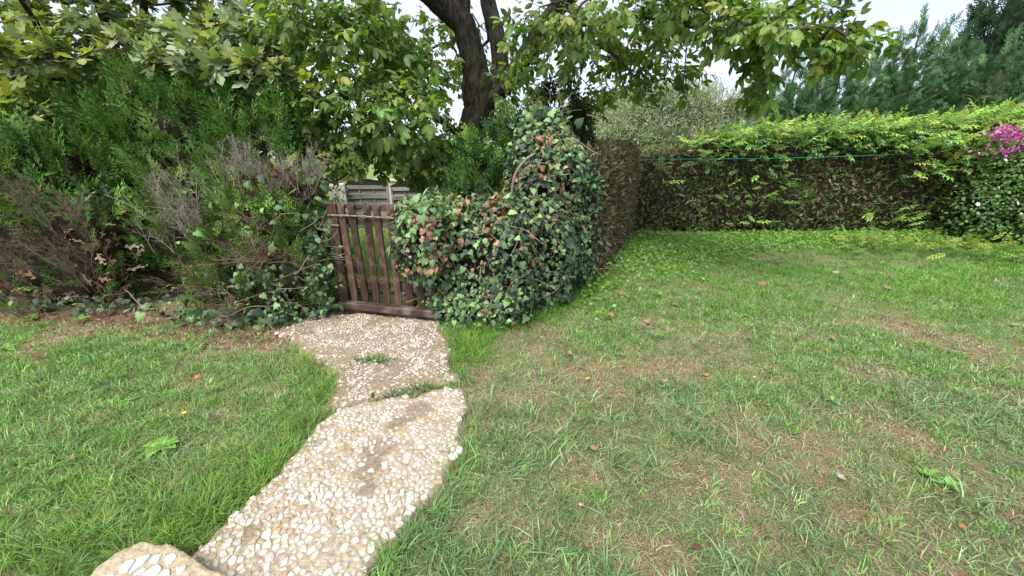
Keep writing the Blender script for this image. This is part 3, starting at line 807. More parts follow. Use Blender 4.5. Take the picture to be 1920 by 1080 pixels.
# lawn beyond the gate
a = Acc(); P = np.stack([rng.uniform(-5.5, -.6, 16000), rng.uniform(4.3, 9.6, 16000)], -1)
P = P[np.abs(P[:, 0] / P[:, 1] + .42) < .28]; n = len(P)
blades(a, gz(P), rng.uniform(0, 6.28, n), rng.uniform(.2, 1, n), rng.uniform(.04, .12, n), rng.uniform(.006, .011, n), pal(n, [((.22, .40, .06), 3), ((.28, .45, .09), 2)]))
tag(link('lawn_grass', a.mesh('lawn_grass', M['grass'])), 'bright green lawn seen through the gate pickets', 'grass', kind='stuff')
# ------------------------------------------------------------------ gate, its threshold, and the fence beyond
def bev_box(name, sx, sy, sz, mat, bev=.004, jit=.0, cuts=0):
    bm = bmesh.new(); bmesh.ops.create_cube(bm, size=1.0)
    for v in bm.verts: v.co = Vector((v.co.x * sx, v.co.y * sy, v.co.z * sz))
    bmesh.ops.bevel(bm, geom=bm.edges[:], offset=bev, segments=1, affect='EDGES')
    if cuts:
        pass
    me = bpy.data.meshes.new(name); bm.to_mesh(me); bm.free(); me.materials.append(mat); return me
def picket(name, w, t, h, clip, mat):
    pts = [(-w / 2, 0), (w / 2, 0), (w / 2, h - clip), (w / 2 - clip, h), (-w / 2 + clip, h), (-w / 2, h - clip)]
    bm = bmesh.new(); vs = [bm.verts.new((x, -t / 2, z)) for x, z in pts]; f = bm.faces.new(vs)
    r = bmesh.ops.extrude_face_region(bm, geom=[f])
    for v in [q for q in r['geom'] if isinstance(q, bmesh.types.BMVert)]: v.co.y += t
    bmesh.ops.recalc_face_normals(bm, faces=bm.faces[:])
    bmesh.ops.bevel(bm, geom=bm.edges[:], offset=.003, segments=1, affect='EDGES')
    me = bpy.data.meshes.new(name); bm.to_mesh(me); bm.free(); me.materials.append(mat); return me
GL, GR = np.array((-1.66, 3.70)), np.array((-.66, 3.455)); gd = norm(GR - GL); GA = math.atan2(gd[1], gd[0]); GLEN = np.linalg.norm(GR - GL)
def groot(name, s, label, cat, z=0.0, off=0.0):
    p = GL + gd * s + np.array((-gd[1], gd[0])) * off
    o = root(name, (p[0], p[1], z), label, cat); o.rotation_euler = (0, 0, GA); ROOTINV[o.name] = Matrix.Identity(4); return o
gate = groot('garden_gate', 0, 'dark brown wooden picket gate half swallowed by ivy at the path end', 'gate')
for i in range(8):
    me = picket('picket', .070 + rng.normal(0, .001), .018, .955 + rng.normal(0, .006), .020, M['gate'])
    o = link('picket', me, gate); o.location = (.115 + .119 * i, rng.normal(0, .002), .135); o.rotation_euler = (rng.normal(0, .006), rng.normal(0, .008) - .004, rng.normal(0, .02))
for z, h in ((1.055, .035), (.925, .075), (.305, .085)):
    o = link('rail', bev_box('rail', .98, .022, h, M['gateH']), gate); o.location = (.54, .024, z)
a = Acc(); L = smooth_line([(-.03, -.022, .972), (.25, -.024, .975), (.6, -.022, .972), (.78, -.024, .97)], 24); tube(a, L, np.full(24, .0075), 8, (1, 1, 1), cap=True)
lb = setroot(link('latch_bar', a.mesh('latch_bar', M['metal'], True), gate))
for s in (.115, .353, .59):
    o = link('bar_clip', bev_box('bar_clip', .03, .018, .026, M['metal'], .003), lb); o.location = (s, -.021, .973)
post = groot('gate_post', -.005, 'narrow brown wooden post holding the left side of the picket gate', 'post')
o = link('shaft', picket('shaft', .085, .08, 1.08, .015, M['gate']), post); o.location = (-.005, .03, .0); o.rotation_euler = (0, .02, 0)
o = link('hinge_plate', bev_box('hinge_plate', .09, .012, .014, M['metal'], .002), post); o.location = (.03, -.018, .88)
a = Acc()
for k in range(3):
    q = np.linspace(0, 2 * math.pi, 26); z0 = .60 - .022 * k
    pts = np.stack([-.035 + .105 * np.cos(q + k), .025 + .055 * np.sin(q + k), z0 + .012 * np.sin(q * 2 + k) + .01 * np.cos(q)], -1)
    tube(a, pts, np.full(26, .0032), 6, (.35, .33, .3))
link('wire_loop', a.mesh('wire_loop', M['twig'], True), post)
thr = groot('gate_threshold', 0, 'weathered brown timber beam lying under the picket gate', 'beam')
o = link('upper_beam', bev_box('upper_beam', 1.06, .075, .068, M['gateH'], .006), thr); o.location = (.50, -.04, .098)
o = link('lower_beam', bev_box('lower_beam', .99, .05, .085, M['gateH'], .006), thr); o.location = (.505, -.015, .02)
# a plant stem bound on the gate side: rubble stones behind the gate
def rockmesh(name, sz, seed):
    bm = bmesh.new(); bmesh.ops.create_icosphere(bm, subdivisions=2, radius=1)
    V = np.array([v.co[:] for v in bm.verts]); n = fbm(V * 1.1 + seed * 7, seed, 3)
    V = V * (.62 + .8 * n)[:, None] * np.array(sz)
    for v, c in zip(bm.verts, V): v.co = c
    me = bpy.data.meshes.new(name); bm.to_mesh(me); bm.free(); me.materials.append(M['rock']); return me
for i, (u, v, s, lb_) in enumerate(((668, 556, (.11, .08, .06), 'flat grey stone behind the gate, nearest the post'), (700, 552, (.10, .07, .07), 'grey stone behind the third picket gap of the gate'),
                                    (728, 560, (.13, .09, .06), 'broad pale stone behind the middle of the gate'), (690, 535, (.09, .07, .05), 'small pale stone set back behind the gate'), (760, 556, (.12, .08, .07), 'rough stone behind the gate beside the ivy'))):
    p = at(u, v, 4.25); o = link('rock', rockmesh('rock', s, i + 3)); o.location = (p[0], p[1] + (.25 if i == 3 else 0), ground_z(p[0], p[1]) + .03); o.rotation_euler = (0, 0, i * 1.3); tag(o, lb_, 'stone', 'stones behind the gate')
# woven panel fence with a concrete pillar
FY = 10.0
def panel(u0, u1, vt, label):
    A_, B_ = at(u0, vt, FY), at(u1, vt, FY + .05); w = B_[0] - A_[0]; gzz = float(ground_z(A_[0], FY)) + .05; top = A_[2]
    r = root('fence_panel', (A_[0], FY, gzz), label, 'fence', 'weathered woven fence panels'); ROOTINV[r.name] = Matrix.Identity(4)
    H = top - gzz
    for x in (.025, w - .025):
        o = link('stile', bev_box('stile', .045, .05, H, M['oldwood'], .004), r); o.location = (x, 0, H / 2)
    n = int(H / .115); sl = bev_box('slat', w - .09, .012, .105, M['oldwood'], .003)
    for k in range(n):
        o = link('slat', sl, r); o.location = (w / 2, .022 * (1 if k % 2 else -1), H - .075 - k * .112); o.rotation_euler = (rng.normal(0, .05), rng.normal(0, .006), 0)
    for x in (.33, .66):
        o = link('batten', bev_box('batten', .03, .02, H - .02, M['oldwood'], .003), r); o.location = (w * x, 0, H / 2 - .01)
    # arched top board
    m = 24; t = np.linspace(0, 1, m); z = H - .02 + .13 * np.sin(np.pi * t) ** .8; V = []
    for yy in (-.03, .03): V += [np.c_[t * w, np.full(m, yy), z], np.c_[t * w, np.full(m, yy), np.full(m, H - .035)]]
    V = np.concatenate(V); j = np.arange(m - 1); Tt = []
    for p, q in ((0, m), (2 * m, 3 * m), (0, 2 * m), (m, 3 * m)): Tt += [np.stack([p + j, p + j + 1, q + j + 1], -1), np.stack([p + j, q + j + 1, q + j], -1)]
    a = Acc(); a.add(V, np.concatenate(Tt), (1, 1, 1)); link('arched_board', a.mesh('arched_board', M['oldwood']), r)
panel(646, 728, 344, 'grey weathered woven fence panel next to the concrete pillar beyond the gate')
panel(732, 814, 347, 'grey weathered woven fence panel half hidden behind walnut leaves')
p = at(632, 345, 9.85); gzz = float(ground_z(p[0], 9.85))
r = root('fence_pillar', (p[0], 9.85, gzz), 'pale concrete pillar at the end of the woven fence', 'pillar'); ROOTINV[r.name] = Matrix.Identity(4)
H = p[2] - gzz; o = link('shaft', bev_box('shaft', .34, .34, H, M['concrete'], .012), r); o.location = (0, 0, H / 2); o.rotation_euler = (0, 0, .35)
p = at(770, 340, 13.5)
r = root('garden_wall', (p[0], 13.5, float(ground_z(p[0], 13.5))), 'pale rendered garden wall glimpsed behind the woven fence', 'wall'); ROOTINV[r.name] = Matrix.Identity(4)
H = p[2] - r.location.z; o = link('render_face', bev_box('render_face', 3.0, .25, H, M['concrete'], .01), r); o.location = (0, 0, H / 2)
o = link('coping', bev_box('coping', 3.1, .33, .07, M['concrete'], .01), r); o.location = (0, 0, H + .036)
# ------------------------------------------------------------------ hedges, ivy and shrubs
UP = np.array((0, 0, 1.0))
def put_sprays(parent, P, N, size, cols, mat, protos, upb=.7, out=.8, rest='foliage', jit=.4, side=None, flat=.6):
    n = len(P); d = N * out + UP * upb + rng.normal(size=(n, 3)) * jit
    if side is not None: d = d + np.asarray(side)
    nn = norm(N * flat + UP * .25 + rng.normal(size=(n, 3)) * .5)
    R = frames(norm(d), nn); S = size * rng.uniform(.6, 1.35, n); C = cols if isinstance(cols, np.ndarray) else pal(n, cols, .2, .08)
    leafset(parent, protos, P - norm(d) * S[:, None] * .35, R, S, C, mat, rest=rest, n_parts=0, smooth=False)
def twig_brush(acc, base, dirs, L, nsub, spread, r0, col, bend=.12, lev2=5):
    for d in dirs:
        l = L * rng.uniform(.7, 1.2); d = norm(d); side = rng.normal(size=3) * bend * l; t = np.linspace(0, 1, 6)[:, None]
        b = base + rng.normal(size=3) * .05
        P = b + d * l * t + side * t * t; tube(acc, P, np.linspace(r0, r0 * .35, 6), 4, np.array(col) * rng.uniform(.6, 1.2))
        for k in range(nsub):
            f = rng.uniform(.2, .98); p0 = b + d * l * f + side * f * f; dd = norm(d + rng.normal(size=3) * spread + UP * .15); ll = l * rng.uniform(.14, .42)
            sd = rng.normal(size=3) * .12 * ll; q = np.linspace(0, 1, 4)[:, None]; Q = p0 + dd * ll * q + sd * q * q
            tube(acc, Q, np.linspace(r0 * .38, r0 * .16, 4), 3, np.array(col) * rng.uniform(.7, 1.35))
            for z in range(lev2):
                g = rng.uniform(.3, 1); p1 = p0 + dd * ll * g; d3 = norm(dd + rng.normal(size=3) * .55); l3 = ll * rng.uniform(.2, .5)
                tube(acc, np.array([p1, p1 + d3 * l3 * .5 + rng.normal(size=3) * .006, p1 + d3 * l3]), np.array((r0 * .2, r0 * .15, r0 * .08)), 3, np.array(col) * rng.uniform(.8, 1.5))
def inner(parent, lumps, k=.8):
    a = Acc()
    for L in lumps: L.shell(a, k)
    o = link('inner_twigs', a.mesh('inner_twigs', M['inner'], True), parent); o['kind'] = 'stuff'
def dead_twigs(parent, P, N, n, L, col, r0=.003, name='dead_twigs'):
    a = Acc(); ids = rng.choice(len(P), n)
    for i in ids:
        d = norm(N[i] * .7 + UP * rng.uniform(-.2, .9) + rng.normal(size=3) * .6); l = L * rng.uniform(.4, 1.3); p = P[i] - N[i] * l * .6
        sd = rng.normal(size=3) * .25 * l; t = np.linspace(0, 1, 4)[:, None]
        tube(a, p + d * l * t + sd * t * t, np.linspace(r0, r0 * .4, 4), 3, np.array(col) * rng.uniform(.5, 1.5))
    o = link(name, a.mesh(name, M['twig'], True), parent); o['kind'] = 'stuff'
THG = [((.046, .092, .020), 4), ((.066, .12, .026), 3), ((.032, .065, .017), 2), ((.10, .155, .04), 1.4)]
DKG = [((.022, .05, .018), 3), ((.035, .075, .025), 2)]
BRN = [((.13, .08, .048), 3), ((.20, .14, .09), 2), ((.085, .05, .03), 3), ((.26, .21, .15), 1)]
THG = br(THG, 1.85); DKG = br(DKG, 1.6); BRN = br(BRN, 1.6)
GRY = [((.30, .26, .21), 3), ((.21, .17, .13), 2)]

# left hedge, three overgrown thujas
def hedge_part(label, lumps, dens, green, loc, brown_z=0., brown=.0, size=.17, n_dead=300, zone=None):
    r = root('thuja_hedge', loc, label, 'hedge', 'overgrown thujas left of the gate')
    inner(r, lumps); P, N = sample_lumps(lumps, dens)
    k = (N[:, 1] < .25); P, N = P[k], N[k]
    P = P - N * rng.uniform(0, .16, (len(P), 1))
    f = np.clip((brown_z - P[:, 2]) / .35 + (fbm(P * 2.3, 5, 3) - .5) * 3.2, 0, 1) * brown
    if zone is not None: f = np.maximum(f, zone(P))
    isb = rng.random(len(P)) < f
    C = pal(len(P), green, .2, .1); C[isb] = pal(isb.sum(), BRN, .2, .06)
    drop = isb & (rng.random(len(P)) < .45); P, N, C, isb = P[~drop], N[~drop], C[~drop], isb[~drop]
    put_sprays(r, P[~isb], N[~isb], size, C[~isb], M['needle'], THUJA, .9, .7)
    if isb.any(): put_sprays(r, P[isb], N[isb], size * .75, C[isb], M['dry'], THUJA_LO, .35, .7, 'dead_foliage')
    dead_twigs(r, P, N, n_dead, .22, (.17, .12, .085)); return r, P, N
lA = [Lump((-4.75, 4.15, .55), (.95, .55, .72), 3, .05, .3, 1), Lump((-5.9, 4.25, .65), (.8, .6, .8), 3, 0, .3, 2), Lump((-4.25, 4.0, .62), (.42, .42, .55), 2.5, 0, .3, 3), Lump((-5.3, 4.3, 1.25), (1.3, .6, .55), 2.6, 0, .3, 4)]
hA, PA, NA = hedge_part('left thuja of the hedge, brown and dead lower down with feathery green tips', lA, 150, THG, (-4.9, 4.1, 0), 1.05, .75, .19, 700,
                        lambda P: .9 * sstep(.38, .0, np.abs(P[:, 0] + 3.98 + .15 * (P[:, 2] - .8))) * sstep(1.5, 1.1, P[:, 2]))
lB = [Lump((-2.95, 4.15, .32), (.34, .28, .42), 2.6, 0, .2, 10), Lump((-3.5, 4.3, .42), (.85, .28, .6), 3, 0, .2, 5), Lump((-3.55, 4.75, 1.15), (1.15, .55, .85), 2.6, 0, .3, 6), Lump((-3.45, 4.7, 1.75), (.75, .5, .50), 2.3, 0, .35, 7), Lump((-4.6, 4.9, 1.6), (.7, .5, .42), 2.3, 0, .35, 8), Lump((-2.65, 4.6, 1.45), (.55, .45, .55), 2.3, 0, .3, 9)]
hB, PB, NB = hedge_part('tall middle thuja with upswept dark green sprays above the hedge', lB, 170, THG, (-3.5, 4.75, 0), .5, .6, .24, 200)
# upright feathery shoots on its top
k = (NB[:, 2] > .3); Pt, Nt = PB[k], NB[k]; ids = rng.choice(len(Pt), 420)
put_sprays(hB, Pt[ids] + UP * .05, Nt[ids], .36, THG, M['needle'], THUJA, 1.6, .35, 'top_shoots', .35, (.1, 0, 0))
ids = rng.choice(np.where(NA[:, 2] > .2)[0], 300); put_sprays(hA, PA[ids], NA[ids], .32, THG, M['needle'], THUJA, 1.4, .4, 'top_shoots', .35, (-.05, 0, 0))
lC = [Lump((-2.74, 3.64, .24), (.34, .26, .28), 2.4, 0, .3, 16), Lump((-2.33, 3.92, .62), (.60, .42, .78), 2.4, -.1, .3, 11), Lump((-2.6, 3.78, .62), (.42, .36, .34), 2.3, 0, .3, 12), Lump((-2.1, 3.78, .45), (.42, .34, .5), 2.4, 0, .25, 13), Lump((-2.15, 3.95, 1.1), (.42, .32, .36), 2.3, 0, .3, 14), Lump((-2.35, 3.62, .22), (.30, .24, .24), 2.3, 0, .3, 15)]
lC2 = lC
hC, PC, NC = hedge_part('right thuja clump beside the gate with bare grey twigs and ivy', lC, 240, [((.14, .235, .055), 3), ((.20, .30, .08), 2.4), ((.09, .17, .045), 2.5)], (-2.4, 3.8, 0), .45, .5, .17, 600,
                        lambda P: .75 * sstep(1.05, 1.3, P[:, 2]))
a = Acc()
b0 = at(400, 455, 3.62)
dd = [np.array((-.62 + .55 * rng.random(), -.1 + rng.normal() * .2, 1.0)) for _ in range(12)]
twig_brush(a, b0, dd, .50, 10, .5, .0075, (.27, .225, .18), .24, 5)
for u, v in ((330, 400), (290, 420), (360, 380), (310, 470), (340, 470)):
    twig_brush(a, at(u, v, 3.6), [np.array((-.3 + rng.normal() * .25, rng.normal() * .2 - .1, 1.0)) for _ in range(3)], .34, 10, .5, .005, (.27, .225, .18), .22, 4)
o = link('bare_branches', a.mesh('bare_branches', M['twig'], True), hC); o['kind'] = 'stuff'
a = Acc()
for u in np.linspace(425, 590, 15):
    v = 345 + abs(u - 500) * .10 + rng.normal() * 14
    twig_brush(a, at(u, v, 3.75 + rng.normal() * .08), [np.array((rng.normal() * .3 + .0012 * (u - 500), rng.normal() * .25 - .1, 1.0)) for _ in range(4)], .30, 11, .4, .004, (.29, .25, .20), .2, 4)
nq = 70; Pq = np.array([at(rng.uniform(235, 420), rng.uniform(280, 460), 3.66 + rng.normal() * .08) for _ in range(nq)])
put_sprays(hC, Pq, norm(np.tile((-.2, -.8, .4), (nq, 1)) + rng.normal(size=(nq, 3)) * .3), .15, [((.11, .19, .045), 3), ((.16, .25, .07), 2), ((.08, .14, .04), 2)], M['needle'], THUJA, .9, .6, 'side_sprays')
o = link('dead_top_twigs', a.mesh('dead_top_twigs', M['twig'], True), hC); o['kind'] = 'stuff'
a = Acc()
for u, v, s in ((100, 400, 1), (150, 380, 1), (130, 470, 1), (60, 480, .9), (170, 500, 1), (110, 540, .8), (30, 540, .9), (200, 470, 1), (20, 440, .8), (80, 350, .8), (75, 560, .8), (190, 560, .7)):
    twig_brush(a, at(u, v + 40, 3.62), [np.array((rng.normal() * .4, -.35 + rng.normal() * .2, .8)) for _ in range(5)], .36 * s, 13, .5, .004, (.19, .135, .10), .2, 5)
o = link('dead_branches', a.mesh('dead_branches', M['twig'], True), hA); o['kind'] = 'stuff'
a = Acc()
for u, v in ((390, 540), (420, 560), (450, 590), (500, 500), (520, 470), (480, 480)):
    twig_brush(a, at(u, v, 3.4), [np.array((rng.normal() * .5 - .1, -.5 + rng.normal() * .2, .35 + rng.normal() * .4)) for _ in range(6)], .3, 10, .5, .004, (.22, .15, .10), .2, 4)
o = link('lower_twigs', a.mesh('lower_twigs', M['twig'], True), hC); o['kind'] = 'stuff'

# ivy: leaves lie against the body, tips hanging
IVYC = [((.036, .060, .034), 5), ((.055, .090, .042), 3), ((.10, .165, .06), 2.0), ((.024, .040, .026), 3), ((.075, .10, .065), 1.4)]
IVYC = br(IVYC, 1.55)
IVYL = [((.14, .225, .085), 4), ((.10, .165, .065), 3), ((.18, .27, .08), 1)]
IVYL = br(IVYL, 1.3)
IVYD = [((.30, .15, .085), 3), ((.20, .105, .065), 3), ((.36, .23, .14), 1.5)]
def ivy(name, loc, label, P, N, size, brownf, lightf, group, stems=0, n_parts=300):
    r = root(name, loc, label, 'ivy', group); n = len(P)
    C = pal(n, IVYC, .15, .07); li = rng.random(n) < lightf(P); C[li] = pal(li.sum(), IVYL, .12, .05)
    br = rng.random(n) < brownf(P); C[br] = pal(br.sum(), IVYD, .15, .05)
    d = norm(-UP * .75 + N * .3 + rng.normal(size=(n, 3)) * .55); nn = norm(N * .9 + UP * .35 + rng.normal(size=(n, 3)) * .38)
    R = frames(d, nn); S = size * np.clip(np.exp(rng.normal(-.05, .36, n)), .38, 1.75) * (.8 + .5 * vnoise(P * 5, 2))
    leafset(r, [IVY, IVY2], P + N * rng.uniform(-.06, .06, (n, 1)), R, S, C, M['ivy_leaf'], vis=facing(P, N) , n_parts=n_parts, ncol=8)
    if stems:
        a = Acc()
        for i in rng.choice(n, stems):
            p = P[i] + N[i] * .02; l = rng.uniform(.15, .5); dd = norm(UP * rng.uniform(-1, 1) + np.cross(N[i], UP) * rng.normal() + rng.normal(size=3) * .2); dd = dd - N[i] * (dd @ N[i]) * .7
            t = np.linspace(0, 1, 7)[:, None]; w = rng.normal(size=3) * .10 * l
            tube(a, p + dd * l * t + w * np.sin(t * 5) + N[i] * .03 * np.sin(t * 3.1), np.linspace(.0045, .0022, 7) * rng.uniform(.6, 1.3), 4, np.array((.30, .23, .16)) * rng.uniform(.5, 1.3))
        o = link('stems', a.mesh('stems', M['twig'], True), r); o['kind'] = 'stuff'
    return r
lI = [Lump((-.42, 3.66, .56), (.62, .22, .56), 4, GA, .22, 21), Lump((-.80, 3.44, .80), (.24, .13, .36), 2.6, GA, .3, 27), Lump((.10, 3.98, .52), (.50, .40, .60), 3, .3, .25, 22), Lump((.36, 4.35, .92), (.40, .45, .82), 2.7, 0, .3, 23), Lump((.26, 4.3, 1.58), (.22, .25, .22), 2.2, 0, .2, 24), Lump((.58, 4.75, .72), (.28, .5, .8), 3, -1.2 + 1.57, .2, 25), Lump((-.36, 3.50, .12), (.46, .20, .18), 2.2, GA, .3, 26)]
P, N = sample_lumps(lI, 1400); k = (N[:, 1] < .6) | (N[:, 2] > .3); P, N = P[k], N[k]
def ibrown(P):
    u, v, d = proj(P); b = np.zeros(len(P))
    for cu, cv, rr, s in ((785, 430, 34, .85), (800, 480, 40, .7), (930, 380, 32, .8), (920, 440, 34, .6), (960, 420, 45, .5), (1020, 255, 25, .6), (1000, 330, 50, .35), (900, 520, 30, .5), (935, 505, 25, .5), (1040, 400, 40, .3), (980, 450, 60, .3), (760, 520, 25, .4), (860, 380, 25, .4), (1060, 300, 30, .25)):
        b = np.maximum(b, s * np.exp(-((u - cu) ** 2 + (v - cv) ** 2) / (rr * rr)))
    return b * 1.0 * sstep(.42, .6, fbm(P * 7.5, 13, 2)) + .02
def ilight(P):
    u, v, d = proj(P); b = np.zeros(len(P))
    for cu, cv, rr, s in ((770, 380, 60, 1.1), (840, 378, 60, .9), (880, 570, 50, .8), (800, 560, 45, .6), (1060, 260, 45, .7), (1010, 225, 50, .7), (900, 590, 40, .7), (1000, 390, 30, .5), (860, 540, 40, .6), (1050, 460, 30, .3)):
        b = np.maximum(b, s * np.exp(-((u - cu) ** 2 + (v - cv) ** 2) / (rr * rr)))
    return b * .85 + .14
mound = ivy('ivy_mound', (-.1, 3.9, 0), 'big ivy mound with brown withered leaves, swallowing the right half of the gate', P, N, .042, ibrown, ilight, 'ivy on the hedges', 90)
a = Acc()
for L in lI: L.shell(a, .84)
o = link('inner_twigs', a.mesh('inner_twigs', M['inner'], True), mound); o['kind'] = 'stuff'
# thick cut stem showing on the mound
a = Acc(); L = smooth_line([at(950, 440, 3.95), at(958, 380, 3.9), at(965, 330, 3.86), at(985, 300, 3.88), at(1003, 288, 3.95)], 24)
tube(a, L, np.linspace(.014, .010, 24), 8, (.26, .21, .15), .1, 8, True); link('stem', a.mesh('stem', M['twig'], True), mound)
# ivy tendrils standing above the mound
a_ = []; 
for k in range(160):
    q = rng.random(); a_.append(at(1012 + rng.normal() * 22 + 25 * (1 - q), 238 - 42 * q * (1 - abs(rng.normal()) * .2) + rng.normal() * 6, 4.3 + rng.normal() * .1))
P2 = np.array(a_); N2 = norm(rng.normal(size=(160, 3)) + np.array((0, -.8, .5)))
ivy('ivy_plant', (.22, 4.3, 1.6), 'tuft of pale green ivy shoots at the very top of the big ivy mound', P2, N2, .06, lambda P: np.zeros(len(P)), lambda P: np.full(len(P), .55), 'ivy on the hedges', 12, 120)
# ivy on the left clump
P, N = sample_lumps(lC2, 620); u, v, d = proj(P)
w = np.maximum(np.maximum(sstep(430, 520, u) * sstep(470, 540, v), sstep(560, 600, u) * .9), sstep(.35, .15, P[:, 2]) * sstep(400, 460, u)) * .75 + .07
k = (rng.random(len(P)) < w) & (N[:, 1] < .5); P, N = P[k], N[k]
ivy('ivy_plant', (-2.0, 3.7, 0), 'dark ivy climbing the thuja clump left of the gate', P + N * .06, N, .040, lambda P: np.full(len(P), .03), lambda P: np.full(len(P), .12), 'ivy on the hedges', 40)
# ivy at the foot of the left hedge
n = 400; q = rng.random(n); G = np.array([gnd(u, v)[:2] for u, v in ((0, 575), (120, 582), (280, 588), (420, 612), (540, 608))]); t = q * 4; k = t.astype(int).clip(0, 3); f = (t - k)[:, None]
P = np.c_[G[k] * (1 - f) + G[k + 1] * f + rng.normal(size=(n, 2)) * .09, rng.uniform(.02, .16, n)]
ivy('ivy_plant', (-3.6, 3.6, 0), 'low dark ivy creeping along the bare soil under the left hedge', P, norm(np.tile((0, -.6, .7), (n, 1)) + rng.normal(size=(n, 3)) * .3), .05, lambda P: np.full(len(P), .06), lambda P: np.full(len(P), .15), 'ivy on the hedges', 20, 200)

# clipped hedges
CLIP = [((.04, .066, .02), 6), ((.06, .092, .03), 5), ((.07, .056, .034), 2.6), ((.11, .075, .045), 1.6), ((.03, .04, .018), 2), ((.15, .12, .08), .6)]
CLIP = br(CLIP, 2.6)
BROWNCLIP = [((.11, .08, .052), 3), ((.085, .065, .042), 3), ((.065, .075, .035), 4), ((.17, .135, .095), 2), ((.045, .06, .025), 2)]
BROWNCLIP = br(BROWNCLIP, 1.7)
def clipped(label, lumps, dens, cols, loc, size, keep=None, dead=600):
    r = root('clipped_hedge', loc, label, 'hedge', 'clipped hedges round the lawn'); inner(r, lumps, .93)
    P, N = sample_lumps(lumps, dens)
    if keep is not None: m = keep(P, N); P, N = P[m], N[m]
    P = P - N * rng.uniform(0, .07, (len(P), 1))
    C = pal(len(P), cols, .25, .08) * (.55 + .95 * fbm(P * 1.6, 17, 3))[:, None]
    put_sprays(r, P, N, size, C, M['needle'], THUJA_LO, .3, .55, 'foliage', .75)
    dead_twigs(r, P, N, dead, .13, (.20, .15, .11), .0028); return r, P, N
lS = [Lump((1.27, 6.15, .76), (.45, 1.62, .86), 6, -.42, .07, 31)]
clipped('short clipped hedge with browned face running back from the ivy mound', lS, 900, BROWNCLIP, (1.5, 6.1, 0), .08, lambda P, N: (N[:, 0] > -.3) | (N[:, 2] > .4) | (N[:, 1] < -.3))
lK = [Lump((2.9, 7.98, .72), (1.0, .55, .80), 6, 0, .2, 33), Lump((4.5, 7.98, .88), (1.25, .58, .93), 6, 0, .2, 34), Lump((6.6, 7.95, .95), (1.5, .6, 1.02), 6, 0, .2, 35), Lump((9.2, 7.9, 1.0), (1.6, .6, 1.05), 6, 0, .08, 36), Lump((12, 7.9, 1.0), (1.6, .6, 1.05), 6, 0, .08, 37)]
clipped('long clipped hedge across the back of the lawn, dark brown-green face', lK, 600, CLIP, (5.5, 7.9, 0), .085, lambda P, N: (N[:, 1] < .3) & (P[:, 0] < 11.5), 1500)

# wisteria on the back hedge
WG = [((.19, .33, .065), 4), ((.25, .39, .085), 3), ((.14, .26, .055), 2.5), ((.34, .39, .10), .5)]
WD = [((.09, .19, .05), 3), ((.13, .26, .065), 2)]; WG = br(WG, 1.25)
wr = root('wisteria_vine', (6, 7.7, 1.6), 'bright lime-green pinnate vine spilling over the top of the back hedge', 'vine')
Ps, Cs, Ns = [], [], []
def wis(n, uf, vf, Yf, cols, outb=.5, sz=1.0):
    for _ in range(n):
        u, v, Y = uf(), vf(), Yf()
        if callable(v): v = v(u)
        Ps.append(at(u, v, Y)); Ns.append((rng.normal() * .8, -outb + rng.normal() * .4, .15 + rng.normal() * .35))
    Cs.append(pal(n, cols, .14, .07))
topv = lambda u: np.interp(u, [1270, 1340, 1400, 1480, 1600, 1750, 1850, 1930, 2100], [268, 252, 240, 230, 226, 222, 206, 200, 195])
n0 = 0
def layer(n, u0, u1, dv0, dv1, Y0, Y1, cols, outb=.5):
    for _ in range(n):
        u = rng.uniform(u0, u1); v = topv(u) + rng.uniform(dv0, dv1); Ps.append(at(u, v, rng.uniform(Y0, Y1))); Ns.append((rng.normal() * .8, -outb + rng.normal() * .4, .2 + rng.normal() * .35))
    Cs.append(pal(n, cols, .14, .07))
layer(620, 1290, 2050, 0, 20, 7.35, 8.2, WG, .4)
layer(360, 1340, 2050, 5, 30, 7.28, 7.5, WG, .6)
layer(170, 1300, 1720, 18, 56, 7.25, 7.42, WD, .6)
layer(330, 1690, 2000, 20, 110, 6.9, 7.3, WG + WD, .7)
layer(60, 1560, 1760, 25, 60, 7.2, 7.4, WG, .6)
for cu, cv, su, sv, n, cols in ((1440, 330, 14, 30, 14, WD), (1400, 395, 28, 22, 28, WG + WD), (1490, 345, 22, 25, 12, WD), (1430, 290, 25, 20, 18, WG), (1690, 415, 26, 13, 26, WG), (1240, 330, 8, 50, 6, WD)):
    for _ in range(n): Ps.append(at(cu + rng.normal() * su, cv + rng.normal() * sv, 7.26 + rng.normal() * .05)); Ns.append((rng.normal(), -.6, .25 + rng.normal() * .4))
    Cs.append(pal(n, cols, .14, .07))
Ps = np.array(Ps); Cs = np.concatenate(Cs); d = norm(np.array(Ns)); n = len(Ps)
R = frames(d, norm(UP * .9 + np.array((0, -.35, 0)) + rng.normal(size=(n, 3)) * .3))
yl = rng.random(n) < .03; Cs[yl] = pal(yl.sum(), [((.5, .40, .10), 1)])
leafset(wr, WIST, Ps, R, rng.uniform(.6, 1.15, n), Cs, M['soft_leaf'], ncol=5)
a = Acc()
for u in (1480, 1530, 1590, 1640, 1690, 1735, 1810, 1840, 1400, 1565):
    p = at(u, topv(u) + 5, 7.7); q = rng.uniform(-.25, .25); l = rng.uniform(.25, .5); t = np.linspace(0, 1, 10)[:, None]
    tube(a, p + np.array((q, 0, l)) * t + np.array((.25 * np.sign(q), 0, -.18)) * t ** 3 * l * 2, np.linspace(.004, .002, 10), 4, (.22, .24, .12))
link('shoots', a.mesh('shoots', M['twig'], True), wr)['kind'] = 'stuff'
